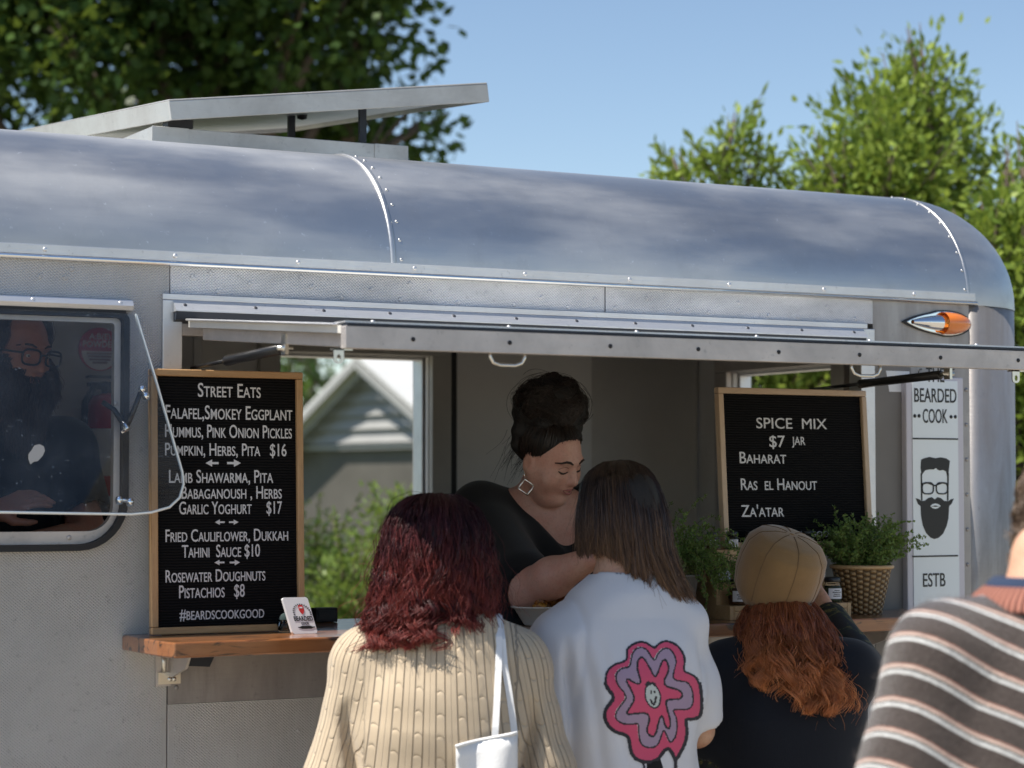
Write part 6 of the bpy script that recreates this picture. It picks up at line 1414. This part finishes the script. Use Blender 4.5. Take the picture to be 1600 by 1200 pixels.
mb = MB(); mb.add(V, F, True); mb.build('hair_underlayer', MR, pv)
# square hoop earring under the visible ear
ec = dep(822,761,5.62); eu = Z3; ex = VR*.93-VFh*-.36
mb = MB(); q = .0205; cs = [(0,q),(q,0),(0,-q),(-q,0)]; rt = rot('Y', 0)
cs = [(-.004,q),(q,.003),(.004,-q),(-q,-.003)]
for i in range(4): a, b_ = cs[i], cs[(i+1) % 4]; mb.tube([ec+ex*a[0]+eu*a[1], ec+ex*b_[0]+eu*b_[1]], .0022, 6)
mb.tube([ec+ex*-.004+eu*q, ec+ex*-.005+eu*(q+.018)], .0008, 5); mb.build('earring', MAT['silver'], pv)

# ---- bearded man seen through the side window
hip = dep(-10,1020,5.98); pm = thing('person', 'man with glasses and long brown beard behind the side window', 'person', (hip[0],hip[1],FLOOR))
hc = dep(20,549,5.80); hf = .80*VR-.56*VFh-.20*Z3; HR = frame_from(hf, Z3+.05*VR)
bf = -.55*VFh+.8*VR; bf /= np.linalg.norm(bf); bs = np.cross(bf, Z3)
J = dict(side=bs, fwd=bf, z0=FLOOR, neck=dep(0,668,5.92), nape=dep(2,605,5.88), chest=dep(0,790,5.95), waist=dep(-10,910,5.98), hip=np.array((hip[0],hip[1],1.04)),
         shl=dep(102,705,6.02), shr=dep(-105,705,5.85), ell=dep(138,838,5.86), elr=dep(-110,850,5.72), wrl=dep(40,850,5.66), wrr=dep(-10,800,5.60))
if (J['shr']-J['shl'])@bs < 0: J['side'] = -bs
J['hdr'] = VR*.85+Z3*.35; J['hnr'] = VFh*.6-Z3*.6; J['hdl'] = -VR*.9; J['hnl'] = -Z3*.6+VFh*.5
lo = np.minimum(hip, hc)-.55; lo[2] = FLOOR-.01; hi = np.maximum(hip, hc)+.55; hi[2] = 2.06
sd = SDF(lo, hi, .0058); body(sd, J, 1.12); HP = head(sd, hc, HR, 1.06, True, True, True); sd.cutplane((0,0,FLOOR+.002),(0,0,-1))
sk, SV, SQ = skin('body', sd, MAT['skin_man'], pm, 1); bt = bvh_of(sk)
for sx in (-1,1):
    facestrip([(sx*.013,.024),(sx*.026,.029),(sx*.040,.029),(sx*.053,.022)], [.002,.0032,.0032,.0015]).build('eyebrow', MAT['brow'], sk)
    m_ = MB(); p = HP(sx*.031,.0885,.002); m_.ball(p, (.0075,.003,.0045), 10, 6, True, HR); m_.build('eye', MAT['eyewhite'], sk); m_ = MB(); m_.ball(p+HR@np.array((0,.0028,-.0005)), .0026, 8, 6); m_.build('iris', MAT['iris'], sk)
trousers(J, pm, MAT['denim'], 1.1)
sd = SDF(lo, hi, .0065); sd.cone(J['chest'], J['neck']-Z3*.05, .178, .10, .08, (bf,.76)); sd.cone(J['waist'], J['chest'], .18, .18, .07, (bf,.8)); sd.cone(J['hip']-Z3*.02, J['waist'], .19, .18, .06, (bf,.82))
for k in 'lr': sh, el = J['sh'+k], J['el'+k]; sd.cone(J['neck']-Z3*.035, sh, .070, .080, .05); e_ = sh*.3+el*.7; sd.cone(sh, e_, .080, .080, .035); sd.cone(e_+(el-sh)*.08, el+(el-e_)*.9, .066, .066, .004, None, True)
sd.cone(J['neck']-Z3*.02, J['nape']+Z3*.05, .073, .073, .006, None, True); nz = vnoise(71,15,.004); sd.warp(lambda X,Y,Z: nz(X,Y,Z)); skin('t_shirt', sd, MAT['man_tee'], pm, 2)
# beard strands: rooted on jaw, cheeks and lip
g = np.random.default_rng(72); rts = []
while len(rts) < 3600:
    x = g.uniform(-.082,.082); z = g.uniform(-.13,.0); y0 = .0
    if z > -.030 and abs(x) < .060: continue
    if abs(x) < .022 and -.066 < z < -.048: continue
    if z > -.045 and abs(x) < .034: continue
    p = HP(x*1.0,.2,z); h_ = bt.ray_cast(Vector(p), Vector(-HR[:,1]))
    if h_[0] is None: continue
    q = HR.T@(np.array(h_[0])-hc)
    if q[1] < -.01 or np.linalg.norm(q) > .17: continue
    rts.append((q, x, z))
n = 12; tt = np.linspace(0,1,n); B = []
for q, x, z in rts:
    L_ = .055+.085*np.clip((-z-.02)/.09,0,1)*g.uniform(.6,1.0); out = np.array((x*1.1, .028+.02*g.uniform(), 0)); 
    pth = q[None]+np.outer(tt**.7*.55, out)+np.outer(tt**1.3, np.array((-x*.28, .01, -L_)))+g.normal(0,.004,3)[None]*tt[:,None]+np.stack([.004*np.sin(tt*9+g.uniform(0,6)),.004*np.sin(tt*8+g.uniform(0,6)),tt*0],1); B.append(hc+pth@HR.T)
strands('beard', np.array(B), radii(12,.0011,.4), MAT['beard'], pm)
sd = SDF(hc-.28, hc+.2, .007); sd.ell(HP(0,.060,-.085), (.062,.052,.055), HR, .03); sd.cone(HP(0,.068,-.10), HP(0,.070,-.165), .050, .030, .03); sd.cutplane(HP(0,0,-.062), HR[:,2], .01); skin('beard_underlayer', sd, M('beard_roots', (.015,.009,.007), .8)[0], pm)
prof = [(.004,.126),(.05,.118),(.078,.092),(.086,.05),(.084,.01),(.080,-.03)]
ha = fall_hair(hc, HR, prof, (62,298), 150, 18, lambda p: .9, (.003,.05), .4, .004, 73, 10, (.96,1.03), None, 0, .8, .84); strands('hair', ha, radii(10,.001,.5), MAT['beard'], pm)
# thick-rimmed glasses
gl = thing('glasses', 'thick black-rimmed glasses worn by the bearded man', 'glasses', HP(0,.11,0))
for sx in (-1,1):
    pr_ = [(sx*.036+.027*math.copysign(abs(math.cos(t))**.6, math.cos(t)), .001+.0185*math.copysign(abs(math.sin(t))**.65, math.sin(t))) for t in np.linspace(0,2*math.pi,29)]
    mb = MB(); mb.tube([HP(x,.110-abs(x)*.10,z) for x, z in pr_], .0030, 6, False); mb.build('rim', MAT['blackgloss'], gl)
    mb = MB(); mb.tube([HP(sx*.063,.103,.010), HP(sx*.072,.080,.008), HP(sx*.080,.0,.004), HP(sx*.083,-.025,-.006)], .0030, 6); mb.build('temple', MAT['blackgloss'], gl)
mb = MB(); mb.tube([HP(-.010,.109,.006), HP(0,.112,.009), HP(.010,.109,.006)], .0028, 6); mb.build('bridge', MAT['blackgloss'], gl)
# ------------------------------------------------------------------ beyond the trailer
def leaf_mesh(name, P, D, Nrm, Ln, Wd, mat, parent, seed=0):
    """diamond leaves: base P, direction D, normal Nrm"""
    g = np.random.default_rng(seed); S = np.cross(D, Nrm); S /= np.linalg.norm(S,axis=1)[:,None]+1e-9; N2 = np.cross(S, D)
    L_ = Ln[:,None]; w = Wd[:,None]
    V = np.stack([P, P+D*L_*.42+S*w*.5-N2*w*.10, P+D*L_-N2*L_*.10, P+D*L_*.42-S*w*.5-N2*w*.10],1).reshape(-1,3)
    F = np.arange(len(P)*4).reshape(-1,4)
    me = raw_mesh(name, to_local(V, parent), F); fattr(me, 'rnd', np.repeat(g.uniform(size=len(P)),4)); return link(name, me, mat, parent)
def tree(name, label, cat, base, lobes, per_m3, Ll, Lw, mat, trunk_r, seed, clump=.16, group=None, up=.5, sprigs=0, cl_n=26):
    g = np.random.default_rng(seed); base = np.array(base, float); t = thing(name, label, cat, base, 0, group)
    Ps, Ds, Ns = [], [], []; twigs = []
    for (c, r) in lobes:
        c = np.array(c, float); r = np.array([r]*3 if np.isscalar(r) else r, float); nc = max(6, int(per_m3*r.prod()*4.19/cl_n))
        d = g.normal(size=(nc,3)); d /= np.linalg.norm(d,axis=1)[:,None]; rad = g.uniform(size=nc)**.45*(1+.07*g.normal(size=nc)); cc = c+d*rad[:,None]*r
        k = g.poisson(cl_n, nc); ci = np.repeat(np.arange(nc), k); off = np.clip(g.normal(size=(len(ci),3)),-1.5,1.5)*clump*np.repeat(g.uniform(.5,1.2,nc), k)[:,None]
        p = cc[ci]+off; dd = off/ (np.linalg.norm(off,axis=1)[:,None]+1e-9)*.6+d[ci]*.5+g.normal(size=p.shape)*.45; dd[:,2] += up-.25; dd /= np.linalg.norm(dd,axis=1)[:,None]
        nn = g.normal(size=p.shape)*.75+d[ci]*.25; nn[:,2] += .75; Ps.append(p); Ds.append(dd); Ns.append(nn)
        for q in range(int(sprigs*len(cc))):
            a = cc[g.integers(nc)]; v = (a-c)/r; v = v/np.linalg.norm(v); v[2] += .8; v /= np.linalg.norm(v); m = 14; s0 = c+(a-c)/np.linalg.norm((a-c)/r)*.95; tt = np.linspace(0,1,m)[:,None]; sp = s0+v*tt*g.uniform(.12,.30); twigs.append((s0-v*.15, sp[-1])); dd = v+g.normal(size=(m,3))*.55; dd /= np.linalg.norm(dd,axis=1)[:,None]
            Ps.append(sp); Ds.append(dd); Ns.append(g.normal(size=(m,3))+np.array((0,0,.6)))
    P = np.concatenate(Ps); D = np.concatenate(Ds); Nn = np.concatenate(Ns); ok = P[:,2] > .1; P, D, Nn = P[ok], D[ok], Nn[ok]
    leaf_mesh('crown', P, D, Nn, Ll*g.uniform(.6,1.15,len(P)), Lw*g.uniform(.7,1.1,len(P)), mat, t, seed)
    mb = MB(); top = np.mean([l[0] for l in lobes], axis=0); fork = base*.55+top*.45; fork[2] = max(.5, min(l[0][2] for l in lobes)*.7); mb.tube([base, base*.6+fork*.4+g.normal(0,.03,3), fork], [trunk_r*1.25, trunk_r*.9, trunk_r*.75], 10)
    for (c, r) in lobes:
        c = np.array(c); e = c+np.array((0,0,.1)); mid = fork*.5+e*.5+g.normal(0,.10,3); mb.tube([fork, mid, e], [trunk_r*.45, trunk_r*.28, trunk_r*.10], 7)
        for q in range(5):
            v = g.normal(size=3); v[2] = abs(v[2]); v /= np.linalg.norm(v); mb.tube([mid*.4+e*.6, mid*.2+e*.8+v*np.max(r)*.35, e+v*np.max(r)*.85], [trunk_r*.16, trunk_r*.10, trunk_r*.03], 5)
    for a, e in twigs: mb.tube([a, e], [.006,.002], 4)
    mb.build('trunk', MAT['bark'], t); return t
def lob(lst, D): return [(dep(px,py,D+dd), r/FPX*(D+dd)) for px,py,r,dd in lst]
b = dep(230,760,15.5); tree('broadleaf_tree', 'tall dark green broadleaf tree behind left end of trailer', 'tree', (b[0],b[1],0),
    lob([(60,-20,150,0),(270,0,150,.4),(470,20,145,0),(600,40,72,.3),(655,215,62,0),(590,175,75,.5),(130,95,110,-.3),(340,120,110,.6),(520,140,95,.9),(600,-90,100,0),(210,-190,200,0),(450,-170,190,.3),(-120,40,190,.3),(-60,190,130,.8),(220,190,120,1.3),(420,215,110,1.2),(560,250,80,1.0)],15.5), 1750, .115, .085, MAT['leaf_dark'], .17, 81, .15, 'trees behind the trailer', .2)
b = dep(1400,760,11.5); tree('laurel_tree', 'bright green laurel tree with tall pointed top behind right end of trailer', 'tree', (b[0],b[1],0),
    lob([(1440,105,48,0),(1400,150,52,.2),(1480,150,45,.1),(1440,205,85,0),(1350,195,62,.1),(1390,275,105,-.2),(1295,280,60,-.3),(1505,245,58,.3),(1330,350,110,.2),(1470,350,110,.3),(1500,480,110,.4),(1240,400,100,.3),(1230,560,120,.2),(1370,540,120,.3)],11.5), 9500, .075, .032, MAT['leaf_light'], .08, 82, .10, 'trees behind the trailer', .75, .12, 22)
b = dep(1130,760,11.2); tree('laurel_shrub', 'low leafy laurel shoots showing above middle of trailer roof', 'shrub', (b[0],b[1],0),
    lob([(1130,258,40,0),(1085,275,34,.1),(1180,265,38,.0),(1148,218,17,.0),(1050,272,16,.1),(1120,360,90,.1),(1180,480,110,.2),(1200,590,110,.2)],11.2), 10000, .075, .032, MAT['leaf_light'], .05, 83, .075, 'trees behind the trailer', .9, .25, 20)
b = dep(1610,760,10.6); tree('laurel_tree', 'rounded laurel tree past the right corner of the trailer', 'tree', (b[0],b[1],0),
    lob([(1570,300,55,0),(1600,270,60,.1),(1550,385,85,-.1),(1620,420,110,-.2),(1600,560,120,0),(1640,690,130,0),(1590,800,120,.2),(1610,930,130,.2),(1720,300,120,.2),(1740,520,150,0)],10.6), 8500, .075, .032, MAT['leaf_light'], .08, 84, .10, 'trees behind the trailer', .6, .12, 22)
# garden shed seen through the trailer's back window
D0 = 30.0; ap = dep(590,561,D0); al = RAD(38); hdir = math.cos(al)*VR+math.sin(al)*VFh; gdir = math.sin(al)*VR-math.cos(al)*VFh
hw = 160/FPX*D0/math.sin(al)*.985; za = ap[2]; ze = dep(562,690,D0)[2]; LN = 7.0; cx = np.array((ap[0],ap[1],0))
sh = thing('garden_shed', 'grey clad garden shed with white gable and pale roof beyond back window', 'shed', cx+hdir*LN/2)
def sp(u, w, z): return cx+gdir*u+hdir*w+Z3*z
mb = MB(); mb.obox(sp(-hw*.94,.05,0), gdir*hw*1.88, hdir*LN, Z3*(ze-.02)); mb.build('wall', MAT['shedwall'], sh)
mb = MB()
rows = 6
for i in range(rows):
    z0_ = ze-.02+(za-ze)*i/rows; z1_ = ze-.02+(za-ze)*(i+1)/rows; w0 = hw*.97*(1-i/rows); w1 = hw*.97*(1-(i+1)/rows)
    mb.add([sp(-w0,-.10,z0_),sp(w0,-.10,z0_),sp(w1,-.02,z1_),sp(-w1,-.02,z1_),sp(-w0,.03,z0_),sp(w0,.03,z0_),sp(w1,.03,z1_),sp(-w1,.03,z1_)], [(0,1,2,3),(4,7,6,5),(0,4,5,1),(0,3,7,4),(1,5,6,2)])
mb.build('gable_boards', MAT['weather'], sh)
for sx in (-1,1):
    mb = MB(); mb.add([sp(0,-.35,za),sp(sx*hw*1.12,-.35,ze-.24+(.0)),sp(sx*hw*1.12,LN,ze-.24),sp(0,LN,za),sp(0,-.35,za+.05),sp(sx*hw*1.12,-.35,ze-.19),sp(sx*hw*1.12,LN,ze-.19),sp(0,LN,za+.05)], [(0,1,2,3),(7,6,5,4),(0,4,5,1),(1,5,6,2),(2,6,7,3)]); mb.build('roof', MAT['shedroof'], sh)
    for (w, dz, th) in ((-.38,-.02,.11),(-.28,-.17,.06)):
        mb = MB(); a, e = sp(0,w,za+dz), sp(sx*hw*1.12,w,ze-.24+dz); mb.obox(a, e-a, hdir*.028, -Z3*th); mb.build('bargeboard', MAT['weather'], sh)
mb = MB(); mb.obox(sp(-hw*.96,-.06,ze-.10), gdir*hw*1.92, hdir*.09, Z3*.06); mb.build('eave_trim', MAT['weather'], sh)
for px,py,r,D,lab,sd_ in ((625,830,62,13.5,'light green shrub before the shed seen through back window',91),(545,915,58,12.5,'pale green low shrub at bottom of back window',92),(490,860,50,15,'darker shrub at left of back window before the shed',93),(660,930,60,12,'green shrub low behind the burgundy haired woman',94)):
    b = dep(px,760,D); lb_ = [(dep(px,py,D), r/FPX*D),(dep(px+25,py+55,D+.2), r/FPX*D*1.1),(dep(px-25,py+95,D), r/FPX*D*1.1),(dep(px,py+160,D), r/FPX*D*1.2)]
    tree('shrub', lab, 'shrub', (b[0],b[1],0), lb_, 16000, .050, .028, MAT['leaf_shrub'] if sd_ != 93 else MAT['leaf_dark'], .03, sd_, .06, 'shrubs seen through the back window', .8, .2, 18)
b = dep(470,760,34); tree('broadleaf_tree', 'distant dark tree beyond the shed at left of back window', 'tree', (b[0],b[1],0), lob([(470,560,70,0),(430,600,80,.5),(500,600,60,1.0),(450,520,60,0)],34), 260, .12, .09, MAT['leaf_dark'], .14, 95, .2, 'trees behind the trailer', .2)

# far-off wood closing the horizon beyond the field
g = np.random.default_rng(99); n = 26000; az = np.radians(g.uniform(-75, 115, n)); rr = 78+g.uniform(-5, 8, n)+4*np.sin(az*9); hh = (5.2+1.3*np.sin(az*23)+1.0*np.sin(az*51+1)+.6*np.sin(az*110))*g.uniform(0, 1, n)**.75
Pw = np.stack([rr*np.sin(az), rr*np.cos(az), hh], 1); Dw = g.normal(size=(n,3)); Dw /= np.linalg.norm(Dw,axis=1)[:,None]; Nw = g.normal(size=(n,3))+np.array((0,0,.7))
o_ = leaf_mesh('distant_wood', Pw, Dw, Nw, g.uniform(.5,1.1,n), g.uniform(.35,.7,n), MAT['leaf_dark'], None, 99); o_['kind'] = 'stuff'
